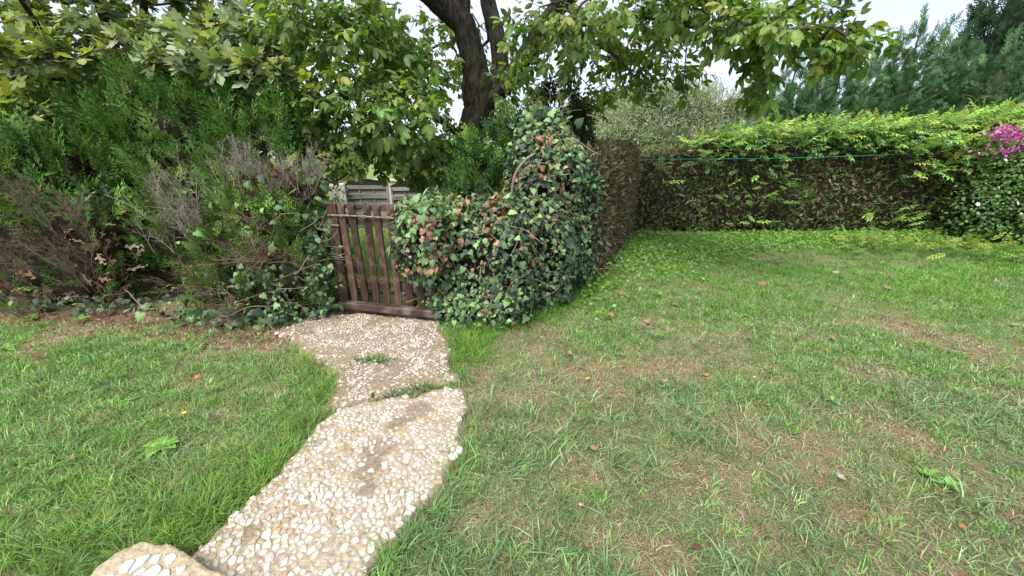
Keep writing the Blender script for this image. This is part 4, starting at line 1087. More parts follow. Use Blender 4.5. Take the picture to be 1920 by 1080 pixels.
# runners of the vine in the grass at the right end of the lawn
rr = root('wisteria_runner', gnd(1760, 458), 'pale pinnate vine shoots creeping out over the lawn below the back hedge', 'vine')
n = 230; P = []
for _ in range(n):
    u = rng.uniform(1590, 1960); P.append(gnd(u, np.interp(u, [1590, 1700, 1800, 1960], [450, 452, 458, 474]) + rng.normal() * 7, rng.uniform(.08, .2)))
P = np.array(P); d = norm(rng.normal(size=(n, 3)) * (1, .7, .25) + (0, -.3, .3)); leafset(rr, WIST, P, frames(d, norm(UP + rng.normal(size=(n, 3)) * .3)), rng.uniform(.55, 1.0, n), pal(n, [((.20, .32, .07), 3), ((.14, .24, .06), 2), ((.25, .36, .06), 1)]), M['soft_leaf'], n_parts=120)

# rose bush with white flowers, and the pink shrub behind it
rb = root('rose_bush', gnd(1890, 455), 'leafy green rose bush with a few white flowers in front of the hedge end', 'shrub')
ctr = at(1900, 375, 6.75); lR = [Lump((8.55, 6.85, .85), (.75, .55, .85), 2.3, 0, .35, 41), Lump((8.05, 6.8, .55), (.5, .45, .5), 2.3, 0, .35, 42), Lump((8.8, 6.7, .7), (.8, .5, .7), 2.3, 0, .3, 43)]
inner(rb, lR, .72); P, N = sample_lumps(lR, 1000); k = N[:, 1] < .4; P, N = P[k], N[k]; n = len(P); P = P - N * rng.uniform(-.06, .2, (n, 1))
d = norm(N * .5 + rng.normal(size=(n, 3)) * .7 - UP * .2)
leafset(rb, [DIAM], P, frames(d, norm(N * .6 + UP * .6 + rng.normal(size=(n, 3)) * .4)), rng.uniform(.045, .08, n), pal(n, [((.12, .22, .065), 4), ((.17, .29, .09), 3), ((.08, .15, .05), 2)], .2), M['soft_leaf'], n_parts=0)
M['pollen'] = noise_mat('pollen', (.5, .35, .05), (.65, .5, .08), 80, .8, 0)
def flowers(parent, spots, col, sz, name='flower', petals=5):
    for p in spots:
        a = Acc(); nrm = norm(np.array((rng.normal() * .3, -1, .4 + rng.normal() * .2)))
        for k in range(petals):
            ang = k * 2 * math.pi / petals; e1 = norm(np.cross(nrm, UP)); e2 = np.cross(e1, nrm); dd = e1 * math.cos(ang) + e2 * math.sin(ang) + nrm * .25
            stamp(a, ROUND, np.zeros((1, 3)), frames(norm(dd)[None], nrm[None]), np.array([sz]), pal(1, [(col, 1)], .06, .04))
        o = setroot(link(name, a.mesh(name, M['flower'], True), parent)); o.location = p
        bm = bmesh.new(); bmesh.ops.create_icosphere(bm, subdivisions=1, radius=sz * .22); me = bpy.data.meshes.new('flower_centre'); bm.to_mesh(me); bm.free(); me.materials.append(M['pollen'])
        c = link('flower_centre', me, o); c.location = Vector([float(q) for q in nrm * sz * .15])
flowers(rb, [at(1908, 381, 6.3), at(1872, 352, 6.35), at(1833, 383, 6.4), at(1885, 300, 6.4), at(1914, 402, 6.3)], (.75, .73, .70), .035)
pk = root('flowering_shrub', (8.9, 7.25, 0), 'shrub with a cluster of magenta pink blossoms at the right end of the hedge', 'shrub')
a = Acc(); n = 230; P = np.array([at(1893 + rng.normal() * 19, 250 + rng.normal() * 9, 6.6 + rng.normal() * .12) for _ in range(n)])
n2 = 70; P = np.concatenate([P, np.array([at(1890 + rng.normal() * 30, 283 + rng.normal() * 7, 6.6 + rng.normal() * .1) for _ in range(n2)])]); n += n2
stamp(a, ROUND, P, frames(randdir(n), randdir(n)), rng.uniform(.03, .055, n), pal(n, [((.42, .07, .27), 3), ((.52, .16, .37), 2), ((.30, .04, .19), 1)], .12, .06)); link('blossoms', a.mesh('blossoms', M['flower'], True), pk)['kind'] = 'stuff'
a = Acc(); n = 260; P = np.array([at(1895 + rng.normal() * 30, 285 + rng.normal() * 22, 7.05 + rng.normal() * .12) for _ in range(n)])
stamp(a, ROUND, P, frames(randdir(n), randdir(n)), rng.uniform(.04, .075, n), pal(n, [((.09, .16, .05), 3), ((.22, .15, .08), 2), ((.26, .20, .12), 1)])); link('foliage', a.mesh('foliage', M['soft_leaf'], True), pk)['kind'] = 'stuff'
a = Acc()
for u in (1880, 1900, 1915): tube(a, smooth_line([(at(u, 450, 7.15)[0], 7.15, 0), at(u - 4, 360, 7.1), at(u, 262, 7.0)], 10), np.linspace(.014, .006, 10), 5, (.2, .15, .1))
link('stems', a.mesh('stems', M['twig'], True), pk)

# thujas behind the ivy
def thuja(label, lumps, dens, size, cols, loc):
    r = root('thuja_shrub', loc, label, 'shrub'); inner(r, lumps, .75); P, N = sample_lumps(lumps, dens); k = N[:, 1] < .5; P, N = P[k], N[k]; P = P - N * rng.uniform(0, .12, (len(P), 1))
    put_sprays(r, P, N, size, cols, M['needle'], THUJA, 1.0, .6)
thuja('dark green thuja growing in front of the walnut trunk behind the ivy', [Lump((-.25, 5.0, .95), (.55, .40, .75), 2.4, 0, .3, 51), Lump((.05, 5.0, 1.45), (.32, .3, .48), 2.2, 0, .3, 52), Lump((-.45, 4.8, .95), (.32, .3, .32), 2.2, 0, .3, 54)], 150, .26, DKG + THG[:2], (-.2, 5.0, 0))
thuja('nearly black conifer peeking out behind the peak of the ivy mound', [Lump((.55, 5.45, 1.15), (.50, .45, 1.05), 2.3, 0, .3, 53)], 130, .24, [((.018, .034, .015), 3), ((.03, .03, .018), 1)], (.55, 5.45, 0))
# string along the back hedge
a = Acc(); L = smooth_line([at(1192, 299, 7.1), at(1400, 297.5, 7.12), at(1560, 294, 7.1), at(1705, 288, 7.15)], 40); tube(a, L, np.full(40, .0045), 6, (1, 1, 1))
tag(link('garden_line', a.mesh('garden_line', M['string'], True)), 'thin green string stretched along the face of the back hedge', 'string')
# ------------------------------------------------------------------ walnut tree
def pts(l): return np.array([at(*q) for q in l])
def crown(tree, ends, per, hang, along=0.0):
    P = np.array(tree.P); par = tree.par; A, D = [], []
    for e in ends:
        c = [e]
        for _ in range(4):
            if par[c[-1]] >= 0: c.append(par[c[-1]])
        d = norm(P[c[0]] - P[c[-1]] + 1e-6)
        for k in range(rng.poisson(per) + 1):
            i = c[min(int(abs(rng.normal()) * 1.2), len(c) - 1)]
            A.append(P[i]); q = rng.normal(size=3); q -= d * (q @ d); D.append(norm(d * .55 + norm(q) * .9 - UP * hang))
    return np.array(A), np.array(D)
wt = Tree()
base = at(893, 330, 6.0); gb = float(ground_z(base[0], 6.0))
tr = wt.limb(np.array([(base[0], 6.0, gb - .1), (base[0] + .01, 6.0, gb + .5), at(888, 330, 6.0), at(887, 255, 6.0), at(900, 205, 6.0)]), (.27, .22, .19, .185, .20))
A1 = wt.limb(pts([(900, 205, 6.0), (893, 140, 5.98), (880, 85, 5.95), (868, 45, 5.9)]), (.165, .15, .14, .135), tr[-1])
A2 = wt.limb(pts([(868, 45, 5.9), (835, 15, 5.85), (795, -15, 5.7), (730, -60, 5.4), (640, -110, 5.0)]), (.11, .095, .085, .06, .03), A1[-1])
A3 = wt.limb(pts([(868, 45, 5.9), (866, -20, 5.9), (850, -120, 5.8), (830, -260, 5.6)]), (.10, .09, .08, .04), A1[-1])
B1 = wt.limb(pts([(904, 200, 6.0), (936, 145, 6.1), (932, 70, 6.15), (914, 0, 6.2), (905, -130, 6.2)]), (.12, .11, .10, .09, .05), tr[-1])
C1 = wt.limb(pts([(902, 205, 6.0), (938, 170, 5.95), (975, 120, 5.9), (1015, 55, 5.8), (1065, -5, 5.6), (1180, -90, 5.2)]), (.125, .11, .10, .09, .07, .03), tr[-1])
wt.limb(pts([(1015, 55, 5.8), (1100, 45, 5.6), (1200, 30, 5.2), (1330, 55, 4.7), (1430, 60, 4.3), (1560, 50, 4.0)]), (.036, .032, .028, .022, .016, .010), C1[len(C1) // 2])
wt.limb(pts([(1040, 20, 5.7), (1100, 70, 5.7), (1160, 110, 5.7), (1200, 160, 5.6), (1215, 200, 5.6), (1232, 205, 5.6)]), (.03, .022, .016, .010, .006, .004), wt.near(at(1030, 40, 5.75)))
wt.limb(pts([(1160, 110, 5.7), (1168, 160, 5.7), (1190, 190, 5.65), (1215, 203, 5.6), (1250, 198, 5.6)]), (.012, .010, .007, .005, .003), wt.near(at(1160, 110, 5.7)))
wt.limb(pts([(1290, 60, 4.9), (1285, 120, 4.9), (1282, 180, 4.9), (1300, 208, 4.9), (1312, 200, 4.9)]), (.010, .008, .006, .004, .003), wt.near(at(1290, 50, 4.9)))
wt.limb(pts([(884, 290, 6.0), (860, 255, 5.85), (825, 225, 5.6), (770, 205, 5.3), (700, 195, 5.0), (620, 175, 4.7)]), (.055, .045, .035, .025, .018, .01), tr[len(tr) * 3 // 4])
wt.limb(pts([(770, 205, 5.3), (720, 230, 5.0), (660, 255, 4.8)]), (.015, .012, .006), wt.near(at(770, 205, 5.3)))
wt.limb(pts([(730, -60, 5.4), (690, 10, 5.3), (640, 60, 5.2), (590, 90, 5.1)]), (.04, .03, .02, .01), wt.near(at(730, -60, 5.4)))
WCL = [(680, 200, 4.8, 150, 75, .5, 120), (640, 280, 4.6, 55, 38, .3, 18), (760, 275, 5.0, 95, 50, .4, 34), (650, 50, 5.2, 120, 85, .6, 85), (765, 110, 5.6, 85, 65, .5, 50),
       (800, 110, 7.0, 170, 110, .5, 84), (960, 165, 5.5, 60, 45, .3, 13), (805, 312, 4.9, 45, 22, .2, 12), (1020, 55, 4.9, 80, 60, .35, 26), (1160, 65, 6.0, 160, 60, .6, 80), (1070, 165, 6.9, 100, 50, .4, 40), (1220, 135, 6.0, 100, 40, .3, 24),
       (1470, 40, 4.3, 140, 50, .4, 60), (1590, 80, 4.1, 60, 34, .2, 20), (1425, 130, 4.5, 36, 45, .2, 13), (1320, 20, 5.0, 110, 40, .5, 30), (1210, -10, 5, 200, 35, .8, 40),
       (560, 20, 5.0, 90, 60, .5, 22), (900, -180, 5.8, 480, 110, 1.1, 80), (1380, -130, 4.6, 280, 60, .7, 24)]
ends = wt.grow(ell_tips(WCL)); wt.radii(ends, .0032, .46, .05)
wroot = root('walnut_tree', (base[0], 6.0, gb), 'big walnut tree with furrowed dark trunk and spreading limbs behind the gate', 'tree')
a1, a2 = Acc(), Acc(); wt.tubes(a1, a2, (1, 1, 1), (.075, .062, .05), .05, .13)
link('trunk', a1.mesh('trunk', M['bark'], True), wroot); link('branches', a2.mesh('branches', M['twig'], True), wroot)['kind'] = 'stuff'
A, D = crown(wt, ends, 2.9, .35); n = len(A)
R = frames(D, norm(UP + rng.normal(size=(n, 3)) * .45))
C = pal(n, [((.115, .185, .045), 4), ((.15, .225, .055), 3), ((.20, .275, .07), 2.4), ((.08, .14, .038), 2), ((.36, .33, .06), .12)], .15, .07)
leafset(wroot, WALNUT, A, R, rng.uniform(.5, .92, n), C, M['walnut_leaf'], ncol=6)
# green walnuts
for u, v, Y in ((1025, 46, 4.4), (505, 40, 4.7), (640, 30, 5.0)):
    bm = bmesh.new(); bmesh.ops.create_icosphere(bm, subdivisions=2, radius=.024)
    me = bpy.data.meshes.new('walnut_fruit'); bm.to_mesh(me); bm.free(); me.materials.append(NUT := M.get('nut') or M.setdefault('nut', noise_mat('nut', (.16, .24, .06), (.22, .30, .09), 60, .5, .1, .002)))
    o = link('walnut_fruit', me, wroot); o.location = at(u, v, Y); o.scale = (1, 1, 1.15)

# ------------------------------------------------------------------ maple tree on the left
mt = Tree(); mb = np.array((-5.4, 6.8, ground_z(-5.4, 6.8)))
tr = mt.limb(np.array([mb - (0, 0, .1), mb + (0, 0, 1.2), (-5.35, 6.6, 2.4)]), (.2, .17, .14))
for l, rr in (([(-5.35, 6.6, 2.4), at(230, 120, 6.0), at(190, 20, 5.6), at(140, -120, 5.2)], (.10, .06, .045, .02)), ([(-5.35, 6.6, 2.4), at(120, 120, 5.8), at(60, 30, 5.2), at(10, -40, 4.9)], (.09, .05, .035, .015)),
              ([(-5.35, 6.6, 2.4), at(300, 130, 5.6), at(400, 120, 5.0), at(480, 130, 4.6)], (.08, .045, .025, .010)), ([(-5.35, 6.6, 2.4), at(50, 140, 5.2), at(10, 90, 4.8), at(-60, 60, 4.4)], (.08, .03, .02, .01)),
              ([(-5.35, 6.6, 2.4), at(270, 20, 6.0), at(270, -80, 5.8)], (.09, .05, .02)), ([(-5.35, 6.6, 2.4), at(420, 60, 6.0), at(520, 20, 5.8)], (.08, .04, .012))):
    mt.limb(np.array(l), rr, tr[-1])
MCL = [(120, 70, 5.6, 200, 90, .8, 90), (380, 90, 5.3, 170, 80, .6, 85), (360, 120, 4.5, 120, 40, .25, 34), (470, 140, 4.5, 70, 32, .25, 20), (70, 100, 4.6, 90, 30, .3, 20), (30, 215, 4.4, 60, 35, .3, 18), (70, 190, 5.2, 80, 40, .3, 20),
       (510, 60, 5.8, 90, 110, .6, 50), (250, 40, 6.6, 280, 110, .5, 100), (250, 170, 6.3, 280, 60, .4, 60), (480, 200, 6.2, 70, 50, .4, 24), (200, -110, 5.6, 300, 70, .9, 60)]
ends = mt.grow(ell_tips(MCL)); mt.radii(ends, .003, .45, .04)
mroot = root('maple_tree', mb, 'maple with broad dull yellow-green leaves rising behind the left hedge', 'tree')
a1, a2 = Acc(), Acc(); mt.tubes(a1, a2, (1, 1, 1), (.06, .05, .04), .05, .06)
link('trunk', a1.mesh('trunk', M['bark'], True), mroot); link('branches', a2.mesh('branches', M['twig'], True), mroot)['kind'] = 'stuff'
A, D = crown(mt, ends, 7.5, .35); n = len(A)
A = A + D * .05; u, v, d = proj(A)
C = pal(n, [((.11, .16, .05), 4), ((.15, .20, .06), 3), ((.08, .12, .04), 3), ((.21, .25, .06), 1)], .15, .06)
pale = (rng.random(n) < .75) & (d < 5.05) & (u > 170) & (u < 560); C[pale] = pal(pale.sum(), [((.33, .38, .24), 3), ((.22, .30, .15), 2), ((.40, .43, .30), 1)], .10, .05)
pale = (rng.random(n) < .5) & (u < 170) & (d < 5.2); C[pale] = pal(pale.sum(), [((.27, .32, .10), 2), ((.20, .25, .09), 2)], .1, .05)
yl = rng.random(n) < .02; C[yl] = pal(yl.sum(), [((.40, .38, .05), 1)])
R = frames(D, norm(UP * 1.0 + np.array((0, -.35, 0)) + rng.normal(size=(n, 3)) * .45))
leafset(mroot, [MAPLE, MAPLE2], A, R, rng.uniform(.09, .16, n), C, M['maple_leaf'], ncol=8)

# ------------------------------------------------------------------ cypress row beyond the back hedge
CYP = [((.034, .074, .034), 4), ((.050, .096, .044), 3), ((.07, .12, .055), 2), ((.024, .048, .02), 2)]
CYP = br(CYP, 2.2)
def cypress(label, x, y, H, Rr, n, cols, size=.34, lean=(0, 0), name='cypress_tree'):
    gz_ = float(ground_z(x, y)); r = root(name, (x, y, gz_), label, 'tree', 'cypresses beyond the back hedge')
    a = Acc(); tube(a, smooth_line([(x, y, gz_ - .1), (x + lean[0] * H * .5, y, gz_ + H * .5), (x + lean[0] * H, y, gz_ + H * .97)], 12), np.linspace(.09, .008, 12) * min(Rr, 1.0), 8, (.07, .06, .045)); link('trunk', a.mesh('trunk', M['twig'], True), r)
    n = int(n * 6.0)
    t = 1 - np.sqrt(rng.random(n)) * .98; t = np.clip(t + .02, 0, 1); ang = -math.pi / 2 - .25 + rng.uniform(-2.1, 2.1, n)
    lob = 1 + .30 * (fbm(np.stack([np.cos(ang) * 1.5 + x, np.sin(ang) * 1.5, t * H * 1.1], -1), 71, 3) - .5) * 2
    rad = Rr * (1 - t) ** .5 * lob * rng.uniform(.55, 1.0, n) ** .5
    o = np.stack([np.cos(ang), np.sin(ang), 0 * ang], -1)
    P = np.c_[x + lean[0] * H * t, np.full(n, y) + lean[1] * H * t, gz_ + H * t * .93] + o * rad[:, None]
    d = norm(o * (1.0 - .5 * t)[:, None] + UP * .62 + rng.normal(size=(n, 3)) * .36)
    kz = P[:, 2] > 1.3; P, d, o, t = P[kz], d[kz], o[kz], t[kz]; n = len(P)
    S = size * rng.uniform(.55, 1.2, n) * (1 - .35 * t)
    leafset(r, PLUME, P - d * S[:, None] * .4, frames(d, norm(o + rng.normal(size=(n, 3)) * .5)), S, pal(n, cols, .18, .07), M['needle'], n_parts=0, smooth=False)
    m = 26; q = rng.normal(size=(m, 2)) * .22 * Rr; q[:8] *= .15; P = np.array([(x + lean[0] * H + q[k, 0], y + q[k, 1], gz_ + H * (.86 + .13 * rng.random() - .28 * np.hypot(*q[k]))) for k in range(m)])
    d = norm(np.tile(UP, (m, 1)) + rng.normal(size=(m, 3)) * .12); leafset(r, PLUME, P, frames(d, randdir(m)), np.full(m, size * .9), pal(m, cols, .1), M['needle'], rest='leader', n_parts=0, smooth=False)
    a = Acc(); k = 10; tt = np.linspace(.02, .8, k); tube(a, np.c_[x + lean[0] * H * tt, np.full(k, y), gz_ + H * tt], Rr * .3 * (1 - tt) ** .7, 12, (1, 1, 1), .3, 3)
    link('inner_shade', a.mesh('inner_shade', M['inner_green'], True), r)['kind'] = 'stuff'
def cy(u, vt, Y, Rr, n, label, cols=CYP, size=.34, lean=(0.03, 0)):
    p = at(u, vt, Y); x = p[0] - lean[0] * p[2]; cypress(label, x, Y, p[2] - float(ground_z(x, Y)), Rr, n, cols, size, lean)
cy(1430, 140, 12.0, 1.0, 330, 'low bushy cypress at the left end of the row beyond the hedge')
cy(1500, 95, 12.4, 1.1, 380, 'cypress second from the left in the row, half behind the walnut tips')
cy(1585, 72, 12.0, 1.1, 400, 'cypress in the middle of the row just right of the walnut tips')
cy(1690, 62, 12.3, 1.15, 420, 'cypress with a thin spire, left of the tallest spire in the row')
cy(1738, 22, 12.0, 1.1, 420, 'cypress with the tallest feathery spire in the middle of the row')
cy(1785, 36, 12.5, 1.15, 420, 'cypress with a feathery spire just right of the tallest spire')
cy(1830, 70, 11.8, 1.2, 420, 'rounded lower cypress right of the feathery spires')
cy(1905, 60, 11.2, 1.3, 480, 'soft green cypress in front of the dark tall conifer at right', [((.085, .16, .075), 3), ((.11, .195, .09), 2), ((.06, .12, .06), 2)])
cy(1965, -150, 14.5, 2.0, 650, 'tall dark conifer towering at the upper right corner', [((.045, .085, .05), 3), ((.06, .11, .06), 2)], .62, (0.0, 0))
cy(1990, 40, 11.5, 1.3, 420, 'cypress at the far right of the row, partly out of frame')
cy(1640, 100, 11.4, .95, 330, 'short dense cypress standing forward in the row below the spires')
cy(1545, 115, 11.6, .9, 300, 'short cypress standing forward behind the yellowing vine leaves')
# silvery shrub and far trees
def leafy(name, label, cat, lumps, dens, sz, cols, mat, proto, loc, group=None, core=.8, trunk=True):
    r = root(name, loc, label, cat, group); inner(r, lumps, core); r.children[0].data.materials[0] = M['inner_green']
    P, N = sample_lumps(lumps, dens, -9); k = N[:, 1] < .4; P, N = P[k], N[k]; n = len(P); P = P - N * (rng.uniform(-.1, .3, (n, 1)) - .35 * (rng.random((n, 1)) ** 4)) * min(1, lumps[0].r.mean())
    d = norm(N * .6 + UP * .35 + rng.normal(size=(n, 3)) * .7)
    leafset(r, [proto], P, frames(d, norm(N + UP * .5 + rng.normal(size=(n, 3)) * .5)), sz * rng.uniform(.6, 1.3, n), pal(n, cols, .2, .06), mat, n_parts=0)
    if trunk:
        a = Acc(); c = lumps[0].c; tube(a, smooth_line([(loc[0], loc[1], loc[2] - .1), (loc[0], loc[1], c[2] * .5), tuple(c)], 8), np.linspace(.09, .05, 8) * lumps[0].r.mean(), 8, (.15, .12, .09)); link('trunk', a.mesh('trunk', M['twig'], True), r)
SIL = [((.25, .31, .18), 3), ((.34, .40, .26), 3), ((.17, .22, .12), 2), ((.42, .47, .34), 1)]
def lump_at(u, v, Y, ru, rv, rd, seed, amp=.5):
    c = at(u, v, Y); k = math.hypot(Y, c[0]) and Y / ray(u, v)[1] / FPX; return Lump(c, (ru * k, rd, rv * k), 2.2, 0, amp, seed)
leafy('olive_shrub', 'wide silvery grey-green shrub beyond the corner of the two hedges', 'shrub', [lump_at(1250, 225, 11, 110, 52, .9, 61), lump_at(1190, 250, 10.8, 70, 40, .7, 62), lump_at(1330, 230, 10.9, 70, 50, .8, 63), lump_at(1280, 270, 10.5, 120, 40, .7, 64), lump_at(1150, 270, 10.5, 60, 30, .6, 65), lump_at(1215, 190, 11, 38, 24, .5, 81), lump_at(1300, 185, 11.2, 34, 22, .5, 82), lump_at(1255, 178, 11.1, 30, 20, .4, 83), lump_at(1365, 205, 11, 30, 24, .5, 84)], 1000, .10, SIL, M['soft_leaf'], LANCE, (at(1250, 270, 11)[0], 11, 0), core=.78)
FAR = [((.085, .125, .06), 3), ((.11, .15, .075), 2), ((.06, .095, .05), 2)]
leafy('far_tree', 'hazy grey-green tree crown farthest off, above the silvery shrub', 'tree', [lump_at(1170, 215, 24, 48, 36, 1.4, 66), lump_at(1215, 205, 25, 36, 30, 1.3, 67), lump_at(1130, 235, 24, 30, 28, 1.2, 68)], 60, .26, FAR, M['soft_leaf'], DIAM, (at(1170, 260, 24)[0], 24, 0), 'trees in the distance')
leafy('far_tree', 'pale green far tree low behind the near-black conifer', 'tree', [lump_at(1115, 240, 20, 30, 22, 1.0, 69), lump_at(1080, 255, 20, 40, 24, 1., 70)], 80, .2, [((.14, .19, .08), 3), ((.18, .23, .10), 2)], M['soft_leaf'], DIAM, (at(1115, 270, 20)[0], 20, 0), 'trees in the distance')
YG = [((.26, .30, .09), 3), ((.33, .36, .13), 2), ((.20, .24, .07), 2)]
leafy('far_bush', 'sunny yellow-green bush seen between the left hedge and the walnut leaves', 'shrub', [lump_at(590, 290, 13, 55, 50, .9, 73), lump_at(640, 320, 12.8, 40, 25, .7, 74), lump_at(545, 270, 13.5, 60, 60, .9, 75)], 150, .13, YG, M['soft_leaf'], DIAM, (at(590, 330, 13)[0], 13, -.5), 'bushes beyond the woven fence')
leafy('far_bush', 'green bush behind the woven fence under the walnut boughs', 'shrub', [lump_at(830, 310, 12, 55, 45, .8, 76), lump_at(770, 290, 14.5, 60, 34, .8, 77)], 150, .13, [((.10, .17, .04), 3), ((.15, .22, .06), 2)], M['soft_leaf'], DIAM, (at(830, 330, 12)[0], 12, -.5), 'bushes beyond the woven fence')
leafy('far_bush', 'dull green bush behind the maple at the left', 'shrub', [lump_at(200, 230, 10, 330, 70, 1.2, 78)], 60, .2, [((.06, .10, .03), 3), ((.10, .15, .05), 2)], M['soft_leaf'], DIAM, (at(200, 260, 10)[0], 10, -.4), 'bushes beyond the woven fence')
# ------------------------------------------------------------------ fallen leaves and lawn weeds, each a thing of its own
TAN, ORG, YEL, DRK, PAL = (.36, .20, .12), (.46, .20, .07), (.55, .36, .06), (.10, .055, .035), (.42, .34, .24)
FL = [(80, 668, .085, TAN, 'reddish dry leaf nearest the left edge of the left lawn'), (365, 712, .06, ORG, 'orange-brown leaf in a bare patch of the left lawn, below the thuja clump'), (207, 707, .05, DRK, 'small dark curled leaf on the left lawn between the tan leaf and the bare patch'),
      (135, 865, .055, TAN, 'tan leaf low on the left lawn, left of the broad dandelion'), (250, 694, .05, DRK, 'dark withered leaf on the left lawn under the hedge gap'), (1120, 842, .062, TAN, 'upright tan leaf alone in the worn lawn front centre'), (1000, 806, .055, ORG, 'orange leaf lying left of the upright tan leaf'),
      (1098, 710, .05, YEL, 'yellow leaf in the bare soil right of the path'), (1564, 638, .085, TAN, 'large pinkish tan leaf in the middle of the right lawn'), (1553, 660, .07, ORG, 'curled orange-brown leaf just below the large tan leaf'), (1422, 531, .12, TAN, 'broad brown leaf far back on the right lawn'),
      (1510, 503, .11, TAN, 'brown leaf farthest back in the middle of the right lawn'), (1527, 519, .09, ORG, 'upright orange leaf right of the broad brown leaf, far back'), (1268, 570, .09, TAN, 'tan leaf right of the ivy, beyond the bare soil'), (1152, 592, .08, TAN, 'curled tan leaf close to the foot of the ivy mound'),
      (1217, 606, .08, TAN, 'double tan leaf between the ivy foot and the bare soil'), (1162, 552, .09, ORG, 'standing orange-tan leaf in the long grass beside the ivy'), (1572, 890, .07, PAL, 'long pale leaf on the worn lawn, lower right'), (1104, 1022, .045, TAN, 'small reddish leaf near the bottom edge of the picture'),
      (1085, 946, .04, PAL, 'small cream stone-like leaf in the front lawn'), (1320, 703, .05, ORG, 'bright orange scrap of leaf on the right lawn'), (1415, 709, .04, YEL, 'tiny yellow leaf right of the orange scrap'), (1668, 686, .05, PAL, 'pale small leaf right of the large tan leaf'), (1894, 607, .09, PAL, 'pale curled leaf near the right edge of the lawn'),
      (1242, 714, .055, TAN, 'brown leaf on bare soil left of the orange scrap'), (1070, 664, .07, TAN, 'pinkish leaf lying in the bare soil near the path'), (1498, 637, .08, DRK, 'dark curled leaf left of the large tan leaf'), (1300, 1024, .05, DRK, 'dark brown leaf in the coarse grass at the bottom'), (700, 753, .05, DRK, 'dark leaf in the crack between the two path slabs'),
      (1812, 990, .035, ORG, 'small orange scrap at the lower right'), (1670, 543, .1, TAN, 'brown leaf far back on the right lawn, right of the others'), (1395, 590, .09, TAN, 'tan leaf standing in the grass below the broad brown leaf'), (1560, 511, .1, PAL, 'pale leaf lying far back right of the upright orange leaf')]
for i, (u, v, s, c, lb_) in enumerate(FL):
    a = Acc(); d = norm(np.array((rng.normal(), rng.normal(), .15 + .3 * rng.random()))); nn = norm(UP + np.array((0, -.5, 0)) + rng.normal(size=3) * .3)
    stamp(a, DRYLEAF, np.zeros((1, 3)), frames(d[None], nn[None]), np.array([s * .78]), pal(1, [(tuple(q * .8 for q in c), 1)], .1, .04))
    p = gnd(u, v, .024); o = link('fallen_leaf', a.mesh('fallen_leaf', M['dry'], False)); o.location = (p[0], p[1], float(ground_z(p[0], p[1])) + .024 if u != 700 else .05); tag(o, lb_, 'leaf', 'fallen leaves on the lawn')
def rosette(u, v, n, L, w, label, col, lift=.35, z=0.0, name='weed', flower=None):
    p = gnd(u, v); r = root(name, (p[0], p[1], z), label, 'weed', 'weeds in the lawn and path'); leaf = oval_leaf(w, .35, .05)
    for k in range(n):
        ang = k * 2.4 + rng.normal() * .2; a = Acc(); d = norm(np.array((math.cos(ang), math.sin(ang), lift + rng.normal() * .12)))
        stamp(a, leaf, np.zeros((1, 3)), frames(d[None], UP[None]), np.array([L * .62 * rng.uniform(.7, 1.15)]), pal(1, [(col, 1)], .12, .05))
        o = link('leaf', a.mesh('leaf', M['soft_leaf'], True), r); o.location = (p[0], p[1], z + .012)
    return r
def tuftweed(u, v, n, L, rad, label, col, z):
    p = gnd(u, v); r = root('weed', (p[0], p[1], z), label, 'weed', 'weeds in the lawn and path'); a = Acc()
    off = rng.normal(size=(n, 2)) * np.array(rad); ang = np.arctan2(off[:, 1], off[:, 0]) + rng.normal(0, .5, n)
    blades(a, np.c_[p[:2] + off, np.full(n, z)], ang, rng.uniform(.4, 1.3, n), L * rng.uniform(.5, 1.3, n), rng.uniform(.004, .008, n), pal(n, [(col, 1)], .2, .08), .8, True)
    link('blades', a.mesh('blades', M['grass']), r)['kind'] = 'stuff'
tuftweed(705, 682, 150, .05, (.065, .03), 'small green weed growing alone in the middle of the path', (.09, .20, .05), .022)
tuftweed(850, 712, 170, .05, (.07, .05), 'leafy green weed at the right end of the path crack', (.10, .24, .04), .0)
tuftweed(800, 735, 90, .05, (.07, .02), 'thin grass growing along the crack between the path slabs', (.08, .17, .04), .02)
tuftweed(740, 748, 40, .06, (.02, .015), 'little grass sprig in the middle of the path crack', (.07, .15, .04), .02)
LG = (.17, .33, .06)
rosette(237, 757, 7, .10, .22, 'small dandelion rosette in the middle of the left lawn', LG)
rosette(305, 842, 8, .15, .26, 'broad bright dandelion beside the long grass of the left lawn', (.20, .38, .07), .5)
rosette(275, 850, 5, .11, .24, 'dandelion leaves left of the broad bright one', LG)
rosette(355, 655, 8, .09, .16, 'greyish weed rosette near the top of the left lawn', (.14, .24, .10))
rosette(152, 604, 6, .14, .25, 'upright bright weed at the foot of the left hedge', LG, 1.0)
rosette(60, 600, 7, .15, .2, 'leafy weed at the hedge foot near the left edge', (.12, .26, .05), .6)
rosette(15, 655, 6, .13, .25, 'light green weed at the left edge of the lawn', LG, .6)
rosette(1157, 668, 6, .10, .14, 'bluish weed rosette in the bare soil of the right lawn', (.14, .26, .11), .6)
rosette(1735, 895, 5, .10, .24, 'tall light green plantain leaves at the lower right', LG, 1.2)
rosette(1775, 912, 4, .11, .30, 'round-leaved plantain beside the tall one at the lower right', (.15, .32, .07), .5)
rosette(1560, 755, 5, .10, .22, 'light green weed in the middle of the worn right lawn', LG, .8)
rosette(1730, 668, 7, .10, .20, 'low bluish clover patch on the right lawn', (.12, .26, .10), .3)
rosette(1250, 728, 7, .10, .10, 'fresh green sprig in the bare soil right of the path', (.14, .28, .09), .8)
p = gnd(350, 790); r = root('yellow_flower', (p[0], p[1], 0), 'tiny yellow flower in the left lawn', 'flower'); 
flowers(r, [], (1, 1, 1), .01)
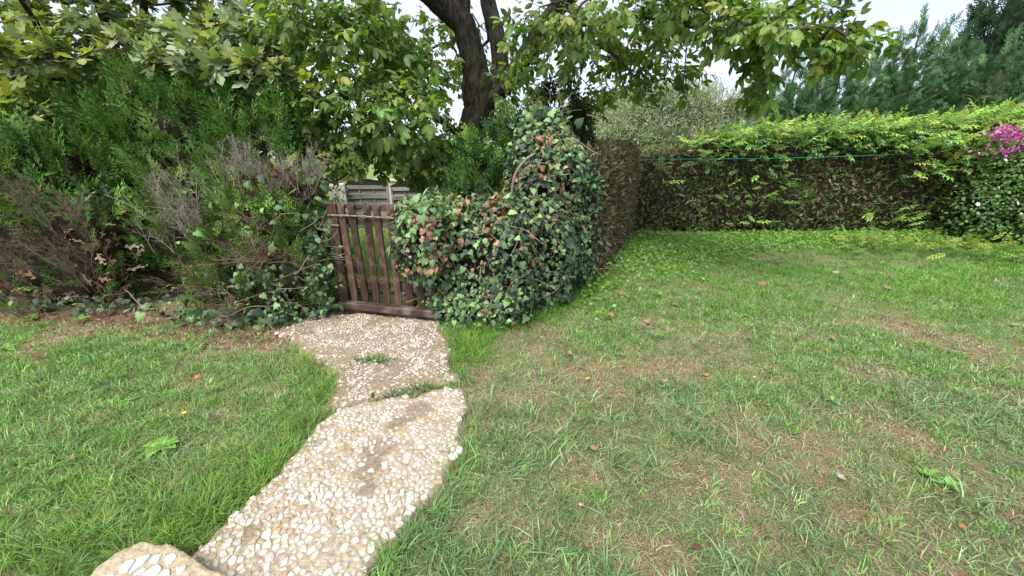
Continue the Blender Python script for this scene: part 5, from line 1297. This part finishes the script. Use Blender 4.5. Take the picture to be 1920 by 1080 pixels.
a = Acc(); tube(a, np.array([(p[0], p[1], 0), (p[0], p[1], .06)]), np.array((.0015, .0015)), 4, (.08, .17, .04)); link('stalk', a.mesh('stalk', M['twig']), r)
a = Acc(); q = np.arange(6) * 1.047; stamp(a, ROUND, np.tile((p[0], p[1], .06), (6, 1)), frames(np.stack([np.cos(q), np.sin(q), .4 + 0 * q], -1), np.tile(UP, (6, 1))), np.full(6, .016), pal(6, [((.75, .6, .03), 1)], .05)); link('petals', a.mesh('petals', M['flower']), r)
# broad-leaved ground cover at the far left corner of the right lawn
a = Acc(); n = 7000; u = rng.uniform(1090, 1760, n); v = 436 + np.abs(rng.normal(0, 1, n)) * np.interp(u, [1090, 1200, 1350, 1500, 1760], [70, 45, 28, 12, 8])
P = np.array([gnd(a_, b_, .05) for a_, b_ in zip(u, v)]); P = P[lawn_mask(P[:, :2])]; n = len(P); P[:, 2] = rng.uniform(.03, .11, n)
stamp(a, DIAM, P, frames(norm(rng.normal(size=(n, 3)) * (1, 1, .3)), norm(UP + rng.normal(size=(n, 3)) * .35 + (0, -.25, 0))), rng.uniform(.035, .06, n), pal(n, [((.15, .30, .035), 3), ((.18, .34, .06), 2), ((.26, .38, .16), 1)], .15))
tag(link('ground_cover', a.mesh('ground_cover', M['soft_leaf'], True)), 'low broad-leaved ground cover along the foot of the hedges at the far lawn edge', 'ground cover', kind='stuff')
# litter under the left hedge and by the gate
a = Acc(); G = np.array([gnd(u, v)[:2] for u, v in ((0, 592), (150, 600), (300, 608), (430, 628), (540, 625), (640, 600))]); n = 2600; t = rng.random(n) * 5; k = t.astype(int).clip(0, 4); f = (t - k)[:, None]
P = G[k] * (1 - f) + G[k + 1] * f + rng.normal(size=(n, 2)) * (.16, .13); P = np.c_[P, ground_z(P[:, 0], P[:, 1]) + rng.uniform(.004, .022, n)]
stamp(a, LANCE, P, frames(norm(rng.normal(size=(n, 3)) * (1, 1, .12)), norm(UP + rng.normal(size=(n, 3)) * .3)), rng.uniform(.02, .07, n), pal(n, [((.16, .09, .055), 3), ((.26, .17, .11), 2), ((.09, .055, .035), 2)], .2))
tag(link('leaf_litter', a.mesh('leaf_litter', M['dry'])), 'brown litter of dead leaves on the soil under the left hedge', 'leaf litter', kind='stuff')
